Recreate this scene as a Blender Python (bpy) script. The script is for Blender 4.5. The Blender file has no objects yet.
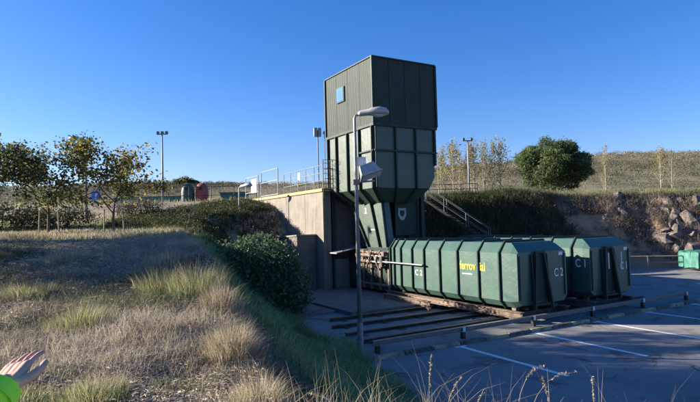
import bpy, bmesh, math, random
import numpy as np
from mathutils import Vector, Matrix, noise as mnoise
R = math.radians
random.seed(7)
rng = np.random.default_rng(11)
sc = bpy.context.scene
col = sc.collection

# ------------------------------------------------------------------ camera
cam = bpy.data.cameras.new('camera')
cam.sensor_width = 36.0
cam.lens = 530.0 / 700.0 * 36.0
cam.clip_start = 0.05
cam.clip_end = 3000
co = bpy.data.objects.new('camera', cam)
col.objects.link(co)
_p = math.atan(23 / 530.0); _r = 0.026
fwd = Vector((0, math.cos(_p), math.sin(_p)))
rt0 = Vector((1, 0, 0)); up0 = rt0.cross(fwd)
rt = rt0 * math.cos(_r) - up0 * math.sin(_r)
up = up0 * math.cos(_r) + rt0 * math.sin(_r)
m3 = Matrix((rt, up, -fwd)).transposed()
co.matrix_world = Matrix.Translation((0, 0, 3.65)) @ m3.to_4x4()
sc.camera = co

# ------------------------------------------------------------------ light
SUN_EL = 18.5
SUN_AZ = 279.0         # compass angle, 0 = +Y, 90 = +X
w = bpy.data.worlds.new('World'); sc.world = w; w.use_nodes = True
nt = w.node_tree
bg = nt.nodes['Background']
sky = nt.nodes.new('ShaderNodeTexSky')
sky.sky_type = 'NISHITA'
sky.sun_disc = False
sky.sun_elevation = R(SUN_EL)
sky.sun_rotation = R(SUN_AZ)
sky.air_density = 1.1
sky.dust_density = 0.6
sky.ozone_density = 3.5
sky.altitude = 400
hs = nt.nodes.new('ShaderNodeHueSaturation')
hs.inputs['Saturation'].default_value = 1.30
nt.links.new(sky.outputs[0], hs.inputs['Color'])
tn = nt.nodes.new('ShaderNodeMix'); tn.data_type = 'RGBA'; tn.blend_type = 'MULTIPLY'; tn.inputs[0].default_value = 1.0
nt.links.new(hs.outputs[0], tn.inputs[6]); tn.inputs[7].default_value = (0.93, 0.85, 1.12, 1)
nt.links.new(tn.outputs[2], bg.inputs[0])
bg.inputs[1].default_value = 0.065
sd = bpy.data.lights.new('sun', 'SUN')
sd.energy = 5.0
sd.angle = R(0.55)
sd.color = (1.0, 0.90, 0.76)
so = bpy.data.objects.new('sun', sd); col.objects.link(so)
sv = Vector((math.sin(R(SUN_AZ)) * math.cos(R(SUN_EL)), math.cos(R(SUN_AZ)) * math.cos(R(SUN_EL)), math.sin(R(SUN_EL))))
so.rotation_euler = sv.to_track_quat('Z', 'Y').to_euler()
sc.view_settings.view_transform = 'Standard'
sc.view_settings.look = 'None'
sc.view_settings.exposure = 1.58
sc.view_settings.gamma = 1.0

# ------------------------------------------------------------------ frame of the yard
ORG = Vector((1.15, 26.6, 0.0))
TH = math.atan2(0.502, 0.865)
D2 = Vector((math.cos(TH), math.sin(TH), 0))
D1 = Vector((-math.sin(TH), math.cos(TH), 0))
def W(s, t, z=0.0):
    return ORG + D2 * s + D1 * t + Vector((0, 0, z))

# ------------------------------------------------------------------ object helpers
def tag(o, label=None, cat=None, group=None, kind=None):
    if label: o['label'] = label
    if cat: o['category'] = cat
    if group: o['group'] = group
    if kind: o['kind'] = kind
    return o
def empty(name, loc, rz=0.0):
    o = bpy.data.objects.new(name, None)
    o.empty_display_size = 0.2
    col.objects.link(o); o.location = loc; o.rotation_euler = (0, 0, rz)
    return o
def link_mesh(name, me, mt=None, parent=None):
    o = bpy.data.objects.new(name, me)
    if mt is not None and not me.materials: me.materials.append(mt)
    col.objects.link(o)
    if parent is not None: o.parent = parent
    return o
def copy_tree(o, parent=None):
    c = o.copy(); col.objects.link(c); c.parent = parent
    for ch in list(o.children): copy_tree(ch, c)
    return c
class MB:
    def __init__(s): s.v = []; s.f = []
    def add(s, vs, fs):
        n = len(s.v); s.v += [tuple(v) for v in vs]; s.f += [tuple(i + n for i in f) for f in fs]; return s
    def box(s, x0, x1, y0, y1, z0, z1):
        return s.add([(x0,y0,z0),(x1,y0,z0),(x1,y1,z0),(x0,y1,z0),(x0,y0,z1),(x1,y0,z1),(x1,y1,z1),(x0,y1,z1)],
              [(0,3,2,1),(4,5,6,7),(0,1,5,4),(1,2,6,5),(2,3,7,6),(3,0,4,7)])
    def beam(s, p, q, wd, ht, upv=(0,0,1)):
        p = Vector(p); q = Vector(q); d = (q - p).normalized(); u = Vector(upv)
        if abs(d.dot(u)) > 0.98: u = Vector((1,0,0))
        a = d.cross(u).normalized() * wd / 2; b = a.cross(d).normalized() * ht / 2
        vs = [p-a-b, p+a-b, p+a+b, p-a+b, q-a-b, q+a-b, q+a+b, q-a+b]
        return s.add(vs, [(0,1,2,3),(7,6,5,4),(0,4,5,1),(1,5,6,2),(2,6,7,3),(3,7,4,0)])
    def tube(s, pts, rad, n=8, cap=True):
        pts = [Vector(p) for p in pts]
        if not hasattr(rad, '__len__'): rad = [rad] * len(pts)
        base = len(s.v); prev = None
        for i, p in enumerate(pts):
            d = (pts[min(i+1, len(pts)-1)] - pts[max(i-1, 0)])
            if d.length < 1e-9: d = Vector((0,0,1))
            d.normalize()
            if prev is None:
                a = d.cross(Vector((0,0,1)) if abs(d.z) < .9 else Vector((1,0,0))).normalized()
            else:
                a = (prev - d * prev.dot(d)).normalized()
            prev = a; b = d.cross(a)
            for k in range(n):
                an = 2 * math.pi * k / n
                s.v.append(tuple(p + (a * math.cos(an) + b * math.sin(an)) * rad[i]))
        for i in range(len(pts) - 1):
            for k in range(n):
                k2 = (k + 1) % n
                s.f.append((base+i*n+k, base+i*n+k2, base+(i+1)*n+k2, base+(i+1)*n+k))
        if cap:
            s.f.append(tuple(base + k for k in range(n))[::-1])
            e = base + (len(pts)-1) * n
            s.f.append(tuple(e + k for k in range(n)))
        return s
    def prism(s, poly, axis, a0, a1):
        # poly: 2D outline, extruded along axis between a0 and a1
        n = len(poly); vs = []
        for a in (a0, a1):
            for (u, v) in poly:
                vs.append({'x': (a,u,v), 'y': (u,a,v), 'z': (u,v,a)}[axis])
        fs = [tuple(range(n)), tuple(range(2*n-1, n-1, -1))]
        for i in range(n):
            j = (i+1) % n; fs.append((i, i+n, j+n, j))
        return s.add(vs, fs)
    def build(s, name, mt, parent=None, loc=None, smooth=False, bevel=0.0, normals=True):
        me = bpy.data.meshes.new(name)
        me.from_pydata(s.v, [], s.f)
        if normals:
            bm = bmesh.new(); bm.from_mesh(me)
            bmesh.ops.recalc_face_normals(bm, faces=bm.faces)
            bm.to_mesh(me); bm.free()
        me.update()
        o = link_mesh(name, me, mt, parent)
        if loc is not None: o.location = loc
        if smooth:
            for p in me.polygons: p.use_smooth = True
        if bevel > 0:
            md = o.modifiers.new('bevel', 'BEVEL'); md.width = bevel; md.segments = 2; md.limit_method = 'ANGLE'
            md.angle_limit = R(35)
        return o
def np_mesh(name, V, F, mt, parent=None, attr=None, smooth=False):
    V = np.asarray(V, np.float32); F = np.asarray(F, np.int32)
    me = bpy.data.meshes.new(name)
    me.vertices.add(len(V)); me.vertices.foreach_set('co', V.ravel())
    k = F.shape[1]
    me.loops.add(F.size); me.loops.foreach_set('vertex_index', F.ravel())
    me.polygons.add(len(F)); me.polygons.foreach_set('loop_start', np.arange(0, F.size, k, dtype=np.int32))
    me.update(calc_edges=True)
    if attr is not None:
        for an, av in attr.items():
            a = me.attributes.new(an, 'FLOAT', 'POINT'); a.data.foreach_set('value', np.asarray(av, np.float32))
    if smooth:
        me.polygons.foreach_set('use_smooth', np.ones(len(F), bool))
    return link_mesh(name, me, mt, parent)

# ------------------------------------------------------------------ materials
def newmat(name):
    m = bpy.data.materials.new(name); m.use_nodes = True
    return m, m.node_tree, m.node_tree.nodes['Principled BSDF']
def ramp(t, fac, stops):
    r = t.nodes.new('ShaderNodeValToRGB'); t.links.new(fac, r.inputs[0])
    e = r.color_ramp.elements
    while len(e) < len(stops): e.new(0.5)
    for i, (p, c) in enumerate(stops):
        e[i].position = p; e[i].color = (*c, 1) if len(c) == 3 else c
    return r.outputs[0]
def noise(t, vec, scale, detail=6, rough=0.6, dist=0.0):
    n = t.nodes.new('ShaderNodeTexNoise'); n.inputs['Scale'].default_value = scale
    n.inputs['Detail'].default_value = detail; n.inputs['Roughness'].default_value = rough
    n.inputs['Distortion'].default_value = dist
    if vec is not None: t.links.new(vec, n.inputs['Vector'])
    return n.outputs['Fac']
def mix(t, fac, a, b, mode='MIX'):
    n = t.nodes.new('ShaderNodeMix'); n.data_type = 'RGBA'; n.blend_type = mode
    for sock, val in ((n.inputs[0], fac), (n.inputs[6], a), (n.inputs[7], b)):
        if hasattr(val, 'is_linked') or hasattr(val, 'links'): t.links.new(val, sock)
        elif isinstance(val, (int, float)): sock.default_value = val
        else: sock.default_value = (*val, 1)
    return n.outputs[2]
def coord(t, kind='Object', scale=(1,1,1)):
    c = t.nodes.new('ShaderNodeTexCoord'); mp = t.nodes.new('ShaderNodeMapping')
    mp.inputs['Scale'].default_value = scale
    t.links.new(c.outputs[kind], mp.inputs[0]); return mp.outputs[0]
def bump(t, bs, h, strength=0.4, dist=0.02):
    b = t.nodes.new('ShaderNodeBump'); b.inputs['Strength'].default_value = strength
    b.inputs['Distance'].default_value = dist
    t.links.new(h, b.inputs['Height']); t.links.new(b.outputs[0], bs.inputs['Normal'])
def simple(name, c1, c2, rough=0.7, metal=0.0, scale=3.0, bstr=0.25, bscale=40.0, stretch=(1,1,1), lo=0.35, hi=0.65, bdist=0.01):
    m, t, b = newmat(name)
    v = coord(t, 'Object', stretch)
    t.links.new(ramp(t, noise(t, v, scale), [(lo, c1), (hi, c2)]), b.inputs['Base Color'])
    b.inputs['Roughness'].default_value = rough; b.inputs['Metallic'].default_value = metal
    bump(t, b, noise(t, coord(t), bscale), bstr, bdist)
    return m
def painted_steel(name, c1, c2, rust=(0.16, 0.07, 0.035), rust_at=0.70, rough=0.5, dirt=(0.10,0.09,0.07)):
    m, t, b = newmat(name)
    v = coord(t, 'Object', (1, 1, 1)); vs = coord(t, 'Object', (3.0, 3.0, 0.25))
    base = ramp(t, noise(t, v, 0.9, 5), [(0.3, c1), (0.7, c2)])
    streak = ramp(t, noise(t, vs, 2.2, 8, 0.7), [(0.50, (0,0,0)), (0.78, (1,1,1))])
    sm = t.nodes.new('ShaderNodeMath'); sm.operation = 'MULTIPLY'; sm.inputs[1].default_value = 0.45
    t.links.new(streak, sm.inputs[0])
    a = mix(t, sm.outputs[0], base, dirt)
    rs = ramp(t, noise(t, v, 5.0, 10, 0.75), [(rust_at, (0,0,0)), (min(rust_at + 0.05, 1), (1,1,1))])
    t.links.new(mix(t, rs, a, rust), b.inputs['Base Color'])
    b.inputs['Roughness'].default_value = rough
    bump(t, b, noise(t, v, 1.3, 5), 0.5, 0.04)
    return m
def leafmat(name, stops, trans=0.35, rough=0.6):
    m = bpy.data.materials.new(name); m.use_nodes = True; t = m.node_tree
    for n in list(t.nodes):
        if n.type == 'BSDF_PRINCIPLED': t.nodes.remove(n)
    out = [n for n in t.nodes if n.type == 'OUTPUT_MATERIAL'][0]
    a = t.nodes.new('ShaderNodeAttribute'); a.attribute_name = 'v'
    c = ramp(t, a.outputs['Fac'], stops)
    d = t.nodes.new('ShaderNodeBsdfPrincipled'); d.inputs['Roughness'].default_value = rough
    d.inputs['Specular IOR Level'].default_value = 0.25
    tr = t.nodes.new('ShaderNodeBsdfTranslucent')
    mx = t.nodes.new('ShaderNodeMixShader'); mx.inputs[0].default_value = trans
    t.links.new(c, d.inputs['Base Color']); t.links.new(c, tr.inputs['Color'])
    t.links.new(d.outputs[0], mx.inputs[1]); t.links.new(tr.outputs[0], mx.inputs[2])
    t.links.new(mx.outputs[0], out.inputs['Surface'])
    return m

M = {}
M['green'] = painted_steel('green_paint', (0.032,0.085,0.070), (0.052,0.112,0.088), rust_at=0.60, rough=0.40)
M['green_tower'] = painted_steel('tower_green_paint', (0.032,0.060,0.046), (0.048,0.080,0.058), rust_at=0.66, rough=0.42, dirt=(0.07,0.065,0.045))
M['cladding'] = painted_steel('cladding_green_paint', (0.018,0.034,0.028), (0.026,0.044,0.032), rust_at=0.80, rough=0.60, dirt=(0.05,0.048,0.035))
M['cladding'].node_tree.nodes['Principled BSDF'].inputs['Specular IOR Level'].default_value = 0.28
M['green_dark'] = painted_steel('dark_green_steel', (0.012,0.030,0.028), (0.02,0.044,0.038), rust_at=0.70)  # dark steel; on the ribs its tone also carries their shade
M['green_dark'].node_tree.nodes['Principled BSDF'].inputs['Specular IOR Level'].default_value = 0.2
M['rust'] = simple('rusty_steel', (0.12,0.085,0.065), (0.26,0.19,0.145), 0.85, 0.1, 5.0, 0.5)
M['dark_steel'] = simple('dark_worn_steel', (0.03,0.03,0.032), (0.09,0.075,0.06), 0.6, 0.4, 4.0, 0.4)
M['galv'] = simple('galvanised_steel', (0.20,0.205,0.21), (0.30,0.305,0.31), 0.6, 0.3, 6.0, 0.2)
M['galv_dark'] = simple('weathered_galvanised_steel', (0.14,0.145,0.15), (0.22,0.22,0.22), 0.6, 0.4, 6.0, 0.2)
M['lamp_body'] = simple('grey_lamp_housing', (0.30,0.30,0.30), (0.40,0.40,0.39), 0.5, 0.1, 6.0, 0.1)
M['white'] = simple('white_paint', (0.62,0.62,0.60), (0.78,0.78,0.76), 0.5, 0.0, 6.0, 0.15)
M['line'] = simple('worn_white_road_paint', (0.40,0.40,0.40), (0.80,0.80,0.79), 0.8, 0.0, 14.0, 0.4, 120.0, lo=0.36, hi=0.46)
M['yellow_text'] = simple('yellow_lettering_paint', (0.62,0.50,0.03), (0.70,0.58,0.06), 0.6, 0, 9, 0.1)
M['kerb_yellow'] = simple('worn_yellow_kerb_paint', (0.17,0.155,0.12), (0.42,0.35,0.20), 0.85, 0, 6.0, 0.5, lo=0.38, hi=0.55)
M['kerb_grey'] = simple('mossy_kerb_concrete', (0.06,0.06,0.05), (0.17,0.16,0.14), 0.9, 0, 6.0, 0.5)
M['blue_sign'] = simple('blue_sign_paint', (0.06,0.16,0.50), (0.08,0.19,0.56), 0.95, 0, 3, 0.05)
M['red'] = simple('faded_red_plastic', (0.24,0.05,0.045), (0.30,0.07,0.06), 0.6, 0, 3, 0.1)
M['bin_green'] = simple('dark_green_plastic', (0.03,0.075,0.06), (0.04,0.09,0.07), 0.5, 0, 3, 0.1)
M['teal'] = simple('teal_paint', (0.03,0.14,0.14), (0.05,0.18,0.17), 0.6, 0, 3, 0.1)
M['tarp'] = simple('green_tarpaulin', (0.02,0.11,0.085), (0.035,0.18,0.135), 0.6, 0, 3, 0.4, 8.0)
M['black'] = simple('black_rubber', (0.015,0.015,0.015), (0.03,0.03,0.03), 0.7, 0, 3, 0.1)
M['glass'] = simple('lamp_glass', (0.45,0.47,0.48), (0.55,0.57,0.58), 0.15, 0, 3, 0.02)
M['bark'] = simple('bark', (0.06,0.045,0.035), (0.13,0.10,0.075), 0.9, 0, 8.0, 0.8, 60.0, (1,1,.3))
M['palebark'] = simple('pale_bark', (0.22,0.20,0.16), (0.34,0.31,0.26), 0.9, 0, 8.0, 0.6, 60.0, (1,1,.3))
M['stake'] = simple('weathered_wood', (0.20,0.16,0.11), (0.32,0.27,0.20), 0.9, 0, 8.0, 0.5, 60.0, (1,1,.2))
M['rock'] = simple('fractured_rock', (0.055,0.05,0.048), (0.25,0.20,0.165), 0.95, 0, 1.6, 0.9, 9.0, bdist=0.06)
M['ochre'] = simple('platform_edge_yellow', (0.36,0.27,0.12), (0.48,0.37,0.17), 0.85, 0, 4, 0.4)
M['skin'] = None

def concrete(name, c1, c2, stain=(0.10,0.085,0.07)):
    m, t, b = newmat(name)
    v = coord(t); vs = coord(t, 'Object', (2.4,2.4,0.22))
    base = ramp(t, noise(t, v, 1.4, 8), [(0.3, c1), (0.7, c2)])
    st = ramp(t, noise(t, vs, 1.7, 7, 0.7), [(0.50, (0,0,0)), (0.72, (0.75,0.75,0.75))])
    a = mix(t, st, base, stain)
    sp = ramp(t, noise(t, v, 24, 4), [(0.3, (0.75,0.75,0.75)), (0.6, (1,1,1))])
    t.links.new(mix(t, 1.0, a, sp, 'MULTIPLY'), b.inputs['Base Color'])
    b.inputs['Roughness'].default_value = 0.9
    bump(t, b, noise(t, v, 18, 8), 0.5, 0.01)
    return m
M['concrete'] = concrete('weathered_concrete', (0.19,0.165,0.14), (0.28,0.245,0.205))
M['concrete_shaded'] = concrete('shade_toned_concrete', (0.12,0.11,0.10), (0.20,0.18,0.16))  # weathered concrete toned darker for faces in shade, shade put into the colour
M['slab'] = concrete('oily_yard_concrete', (0.13,0.125,0.12), (0.21,0.195,0.18), (0.05,0.045,0.04))

# asphalt
m, t, b = newmat('asphalt')
v = coord(t)
big = ramp(t, noise(t, v, 0.35, 6, 0.6), [(0.3, (0.17,0.17,0.17)), (0.7, (0.27,0.265,0.255))])
spk = ramp(t, noise(t, v, 70, 4, 0.7), [(0.35, (0.55,0.55,0.55)), (0.65, (1.5,1.5,1.5))])
a1 = mix(t, 1.0, big, spk, 'MULTIPLY')
oil = ramp(t, noise(t, v, 0.9, 5, 0.55, 0.6), [(0.56, (0,0,0)), (0.70, (0.75,0.75,0.75))])
a2 = mix(t, oil, a1, (0.03,0.03,0.03))
dust = ramp(t, noise(t, coord(t, 'Object', (0.5,1.0,1)), 1.1, 8, 0.7), [(0.55, (0,0,0)), (0.75, (0.5,0.5,0.5))])
a3 = mix(t, dust, a2, (0.22,0.195,0.165))
vo = t.nodes.new('ShaderNodeTexVoronoi'); vo.feature = 'DISTANCE_TO_EDGE'; vo.inputs['Scale'].default_value = 0.42
dv = t.nodes.new('ShaderNodeVectorMath'); dv.operation = 'ADD'
nv = t.nodes.new('ShaderNodeTexNoise'); nv.inputs['Scale'].default_value = 1.5; nv.inputs['Detail'].default_value = 6; t.links.new(v, nv.inputs['Vector'])
t.links.new(v, dv.inputs[0]); t.links.new(nv.outputs['Color'], dv.inputs[1]); t.links.new(dv.outputs[0], vo.inputs['Vector'])
crk = ramp(t, vo.outputs['Distance'], [(0.004, (1,1,1)), (0.012, (0,0,0))])
cm = ramp(t, noise(t, v, 0.22, 3), [(0.50, (0,0,0)), (0.60, (0.85,0.85,0.85))])
t.links.new(mix(t, mix(t, 1.0, crk, cm, 'MULTIPLY'), a3, (0.02,0.02,0.022)), b.inputs['Base Color'])
b.inputs['Roughness'].default_value = 0.88
bump(t, b, noise(t, v, 45, 6, 0.75), 1.0, 0.02)
M['asphalt'] = m

# ground
m, t, b = newmat('ground')
v = coord(t)
def attr(name):
    a = t.nodes.new('ShaderNodeAttribute'); a.attribute_name = name; return a.outputs['Fac']
soil = ramp(t, noise(t, v, 1.3, 10, 0.7), [(0.3, (0.15,0.125,0.105)), (0.5, (0.27,0.23,0.185)), (0.7, (0.40,0.345,0.27))])
fine = ramp(t, noise(t, v, 22, 8, 0.75), [(0.35, (0.6,0.6,0.6)), (0.65, (1.35,1.35,1.3))])
soil = mix(t, 1.0, soil, fine, 'MULTIPLY')
green = ramp(t, noise(t, v, 2.0, 8, 0.7), [(0.3, (0.07,0.11,0.04)), (0.65, (0.17,0.19,0.08))])
soil = mix(t, attr('green'), soil, green)
och = ramp(t, noise(t, v, 0.8, 8, 0.7), [(0.35, (0.20,0.125,0.09)), (0.6, (0.46,0.26,0.15))])
soil = mix(t, attr('ochre'), soil, och)
far = ramp(t, noise(t, coord(t, 'Object', (1,1,1)), 0.05, 10, 0.7), [(0.3, (0.10,0.10,0.06)), (0.55, (0.20,0.18,0.11)), (0.75, (0.30,0.26,0.17))])
soil = mix(t, attr('far'), soil, far)
t.links.new(soil, b.inputs['Base Color'])
b.inputs['Roughness'].default_value = 0.95
b.inputs['Specular IOR Level'].default_value = 0.1
bump(t, b, noise(t, v, 9, 10, 0.75), 0.9, 0.06)
M['ground'] = m
#TERRAIN-BEGIN
# ------------------------------------------------------------------ terrain
def _w(s, t):
    p = np.array([1.15, 26.6]) + np.array([math.cos(TH), math.sin(TH)]) * s + np.array([-math.sin(TH), math.cos(TH)]) * t
    return (float(p[0]), float(p[1]))
YARD = [(70,-3),(20,3.0),(8,5.0),(4,7.0),(2.1,9.3),(1.15,11.9),(0.1,14.9),(-0.5,17),(-1.7,19),(-2.4,22),_w(-4.1,0),_w(-3.4,3.0),_w(-3.0,4.6),
        _w(-1.0,5.8),_w(-0.5,4.2),_w(4.6,4.0),(6.0,34.0),(10,36.5),(16,38.2),(22,38.0),(28,36),(36,31),(70,18)]
PLAT = [(60,-8),(9,0.6),(3.2,2.5),(0.9,3.4),(-0.65,4.3),(-1.5,6.6),(-2.25,9.0),(-3.45,12),(-5.0,16),(-6.3,20),(-8,25),(-12,32),(-300,32),(-300,-120),(60,-120)]
def yard_dist(x, y): return poly_dist(YARD, x, y)
def poly_dist(POLY, x, y):
    P = np.array(POLY); n = len(P)
    d = np.full(x.shape, 1e9); inside = np.zeros(x.shape, bool)
    for i in range(n):
        a = P[i]; c = P[(i+1) % n]; e = c - a
        tt = np.clip(((x-a[0])*e[0] + (y-a[1])*e[1]) / (e@e), 0, 1)
        d = np.minimum(d, np.hypot(x-a[0]-tt*e[0], y-a[1]-tt*e[1]))
        cnd = ((a[1] > y) != (c[1] > y))
        with np.errstate(divide='ignore', invalid='ignore'):
            xi = (c[0]-a[0]) * (y-a[1]) / (c[1]-a[1]) + a[0]
        inside ^= (cnd & (x < xi))
    return np.where(inside, -d, d)
def vnoise(x, y, f, seed=0):
    X = x*f + seed*17.3; Y = y*f - seed*9.1
    xi = np.floor(X); yi = np.floor(Y); fx = X-xi; fy = Y-yi
    def h(a, b):
        q = np.sin(a*127.1 + b*311.7 + seed*74.7) * 43758.5453
        return q - np.floor(q)
    u = fx*fx*(3-2*fx); v_ = fy*fy*(3-2*fy)
    return (h(xi,yi)*(1-u)+h(xi+1,yi)*u)*(1-v_) + (h(xi,yi+1)*(1-u)+h(xi+1,yi+1)*u)*v_ - 0.5
def fbm(x, y, f, oct=4, seed=0):
    r = 0; a = 1.0
    for k in range(oct): r = r + a*vnoise(x, y, f*2**k, seed+k); a *= 0.5
    return r
def height(x, y):
    x = np.asarray(x, float); y = np.asarray(y, float)
    d = yard_dist(x, y)
    Hn = np.interp(y, [-30,0,5,9,12,16,25,33,38,45,60,80,110], [1.8,2.0,2.25,2.75,3.2,3.5,3.6,4.7,5.55,5.6,5.75,6.3,7.5])
    back = np.clip((y-30)/4, 0, 1) * np.clip((x+1)/4, 0, 1)
    Hb = np.interp(y, [30,40,45,60,80,110], [4.9,5.1,5.5,6.3,7.0,8.2])
    H = Hn*(1-back) + Hb*back
    right = np.clip((x-28)/20, 0, 1); 
    H = np.where(y > 80, H, H)
    hill = 1.0 + 0.09*fbm(x, y*0.3, 0.006, 3, 5)
    rise = np.interp(y, [95, 230, 420, 800], [0, 1.0, 0.75, 0.6])
    crest = np.interp(x, [-400,-150,-90,-50,-20,10,40,80,130,400], [15,15.5,16,14.5,13.5,14.5,18,20.5,22,21])
    H = H + rise*crest*hill
    Wd = np.interp(y, [0,8,20,30,36], [4.6,4.6,4.4,5.0,4.6])
    u = np.clip(d/Wd, 0, 1)
    S = u*u*(3-2*u)
    e = np.clip(poly_dist(PLAT, x, y), 0, None)
    u2 = np.clip(d/(np.clip(d,0,None)+e+1e-6), 0, 1)
    bl = np.clip((26-y)/5, 0, 1)
    S = S*(1-bl) + (u2**1.75)*bl
    S = np.where(y > 30, 1-(1-u)**1.8, S)
    z = H*S
    rough = np.clip(d/1.0, 0, 1)
    z = z + rough*(0.10*fbm(x, y, 0.5, 3, 1) + np.clip((60-y)/50,0,1)*0.07*fbm(x, y, 2.2, 3, 3) + np.clip((18-y)/6,0,1)*0.10*np.abs(fbm(x, y, 1.3, 3, 13)))
    rk = np.clip((y-33)/3,0,1)*np.clip((46-y)/3,0,1)*np.clip((x-8)/4,0,1)*rough
    z = z + rk*(0.55*fbm(x, y, 0.7, 4, 9)+np.clip((x-19)/3,0,1)*0.9*(np.abs(fbm(x, y, 0.8, 4, 29))-0.2))*np.clip(u*3,0,1)*np.clip((1.3-u)*2,0,1)
    z = np.where(d < 0, -0.06, z - 0.02)
    # hollow under the raised platform so nothing pokes through its face
    return z
def hz(x, y): return float(height(np.array([x], float), np.array([y], float))[0])
#TERRAIN-END
def spaced(segs):
    out = []
    for a, b_, n in segs: out += list(np.linspace(a, b_, n, endpoint=False))
    return np.array(out + [segs[-1][1]])
xs = spaced([(-900,-200,12),(-200,-60,30),(-60,-14,60),(-14,4,165),(4,30,90),(30,60,50),(60,200,40),(200,900,12)])
ys = spaced([(-60,0,14),(0,16,150),(16,46,150),(46,110,50),(110,260,50),(260,1500,20)])
X, Y = np.meshgrid(xs, ys)
Z = height(X, Y)
nx, ny = len(xs), len(ys)
V = np.stack([X.ravel(), Y.ravel(), Z.ravel()], 1)
ii = (np.arange(ny-1)[:, None]*nx + np.arange(nx-1)[None, :]).ravel()
F = np.stack([ii, ii+1, ii+nx+1, ii+nx], 1)
xf, yf = V[:,0], V[:,1]
dd = yard_dist(xf, yf)
ee = np.clip(poly_dist(PLAT, xf, yf),0,None)
g_near = np.clip((dd+0.5)/0.5,0,1)*np.clip((ee-0.3)/0.5,0,1)*np.clip((26-yf)/3,0,1)*np.clip((yf-5.5)/2,0,1)
g_mead = np.clip((yf-43)/2,0,1)*np.clip((90-yf)/20,0,1)*np.clip((xf+2)/4,0,1)*0.8
g_left = np.clip((yf-14.5)/2,0,1)*np.clip((34-yf)/6,0,1)*np.clip((-6-xf)/2,0,1)*0.85
patch = np.clip(fbm(xf,yf,0.35,3,21)*1.6+0.15,0,1)*np.clip((12-yf)/2,0,1)*0.5
gr = np.clip(g_near+g_mead+g_left+patch,0,1)
oc = np.clip(1-np.hypot((xf-17.8)/4.2,(yf-40.2)/1.5),0,1)*2.8 + np.clip(1-np.hypot((xf-24.5)/7.0,(yf-38.8)/3.0),0,1)*1.7
oc = np.clip(oc+0.9*fbm(xf,yf,0.5,3,33)*(oc>0),0,1)*0.9
fr = np.clip((yf-70)/40,0,1)
ground = np_mesh('ground', V, F, M['ground'], attr={'green': gr, 'ochre': oc, 'far': fr}, smooth=True)
tag(ground, kind='structure')

# yard sheet
yd = MB()
nxa, nya = 60, 40
vs = [(-9+ (80+9)*i/nxa, -4+(44+4)*j/nya, 0.0) for j in range(nya+1) for i in range(nxa+1)]
fs = [(j*(nxa+1)+i, j*(nxa+1)+i+1, (j+1)*(nxa+1)+i+1, (j+1)*(nxa+1)+i) for j in range(nya) for i in range(nxa)]
yd.add(vs, fs)
tag(yd.build('yard_pavement', M['asphalt']), kind='structure')
# parking lines: 4 mm sheets
for k in range(7):
    s = -3.82 + 3.14*k
    lm = MB()
    n = 12; z = 0.004
    pts = []
    for i in range(n+1):
        t_ = -10.55 - 3.6*i/n
        wob = 0.006*math.sin(i*2.1+k)
        pts += [(s-0.075+wob, t_, z), (s+0.075-wob*0.6, t_, z)]
    lm.add(pts, [(2*i,2*i+1,2*i+3,2*i+2) for i in range(n)])
    lm.add([(s-0.20,-10.545,z),(s+0.20,-10.545,z),(s+0.20,-10.43,z),(s-0.20,-10.43,z)], [(0,1,2,3)])
    o = lm.build('parking_line', M['line']); o.location = ORG; o.rotation_euler = (0,0,TH)
    tag(o, kind='structure')

# concrete apron (structure)
ap = MB(); ap.box(-3.8, 5.2, -4.2, 3.44, -0.03, 0.17)
o = ap.build('concrete_apron', M['slab'], bevel=0.015); o.location = ORG; o.rotation_euler = (0,0,TH); tag(o, kind='structure')
ap = MB(); ap.box(-5.6, -3.85, -3.0, 3.2, -0.03, 0.09)
o = ap.build('concrete_apron', M['slab'], bevel=0.015); o.location = ORG; o.rotation_euler = (0,0,TH); tag(o, kind='structure')

def yroot(name, s=0, t=0, z=0, rz=0):
    return empty(name, W(s, t, z), TH + rz)

# ------------------------------------------------------------------ raised platform and retaining wall
pf = yroot('retaining_wall')
tag(pf, 'tall weathered concrete retaining wall of the tipping platform, lit by the sun', 'wall')
a = MB(); a.box(-0.998, 4.75, 3.45, 13.9, -0.1, 5.44); a.build('platform_body', M['concrete_shaded'], pf)
# wall facing panels with recessed joints
t0 = 3.1
for k, (ta, tb) in enumerate([(3.12,5.4),(5.42,8.1),(8.12,10.8),(10.82,13.9)]):
    a = MB(); a.box(-1.22, -1.0, ta, tb, -0.1, 5.42)
    a.build('panel', M['concrete'], pf, bevel=0.012)
a = MB(); a.box(-1.30, -0.62, 3.05, 14.0, 5.445, 5.62); a.build('coping', M['ochre'], pf, bevel=0.02)
a = MB(); a.box(-0.995, -0.74, 3.12, 3.445, -0.1, 5.42); a.build('pillar', M['concrete'], pf, bevel=0.015)
a = MB(); a.box(-0.61, 4.8, 3.40, 14.0, 5.45, 5.60); a.build('deck_slab', M['slab'], pf, bevel=0.02)
# side buttress box
bx = yroot('concrete_buttress', -2.1, 4.0)
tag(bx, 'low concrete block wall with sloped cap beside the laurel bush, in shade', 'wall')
a = MB(); a.prism([(0,-0.1),(3.0,-0.1),(3.0,2.55),(2.2,2.95),(0.0,3.05)], 'x', -0.3, 0.84); a.build('block', M['concrete_shaded'], bx, bevel=0.015)  # block takes the darker concrete, its shade is in the colour
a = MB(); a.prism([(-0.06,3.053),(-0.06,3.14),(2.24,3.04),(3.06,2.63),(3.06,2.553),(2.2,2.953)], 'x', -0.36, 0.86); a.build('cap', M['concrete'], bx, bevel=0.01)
a = MB(); a.box(-0.335, -0.302, 0.9, 1.02, 0.3, 2.9); a.build('drain_pipe', M['galv_dark'], bx)

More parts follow.
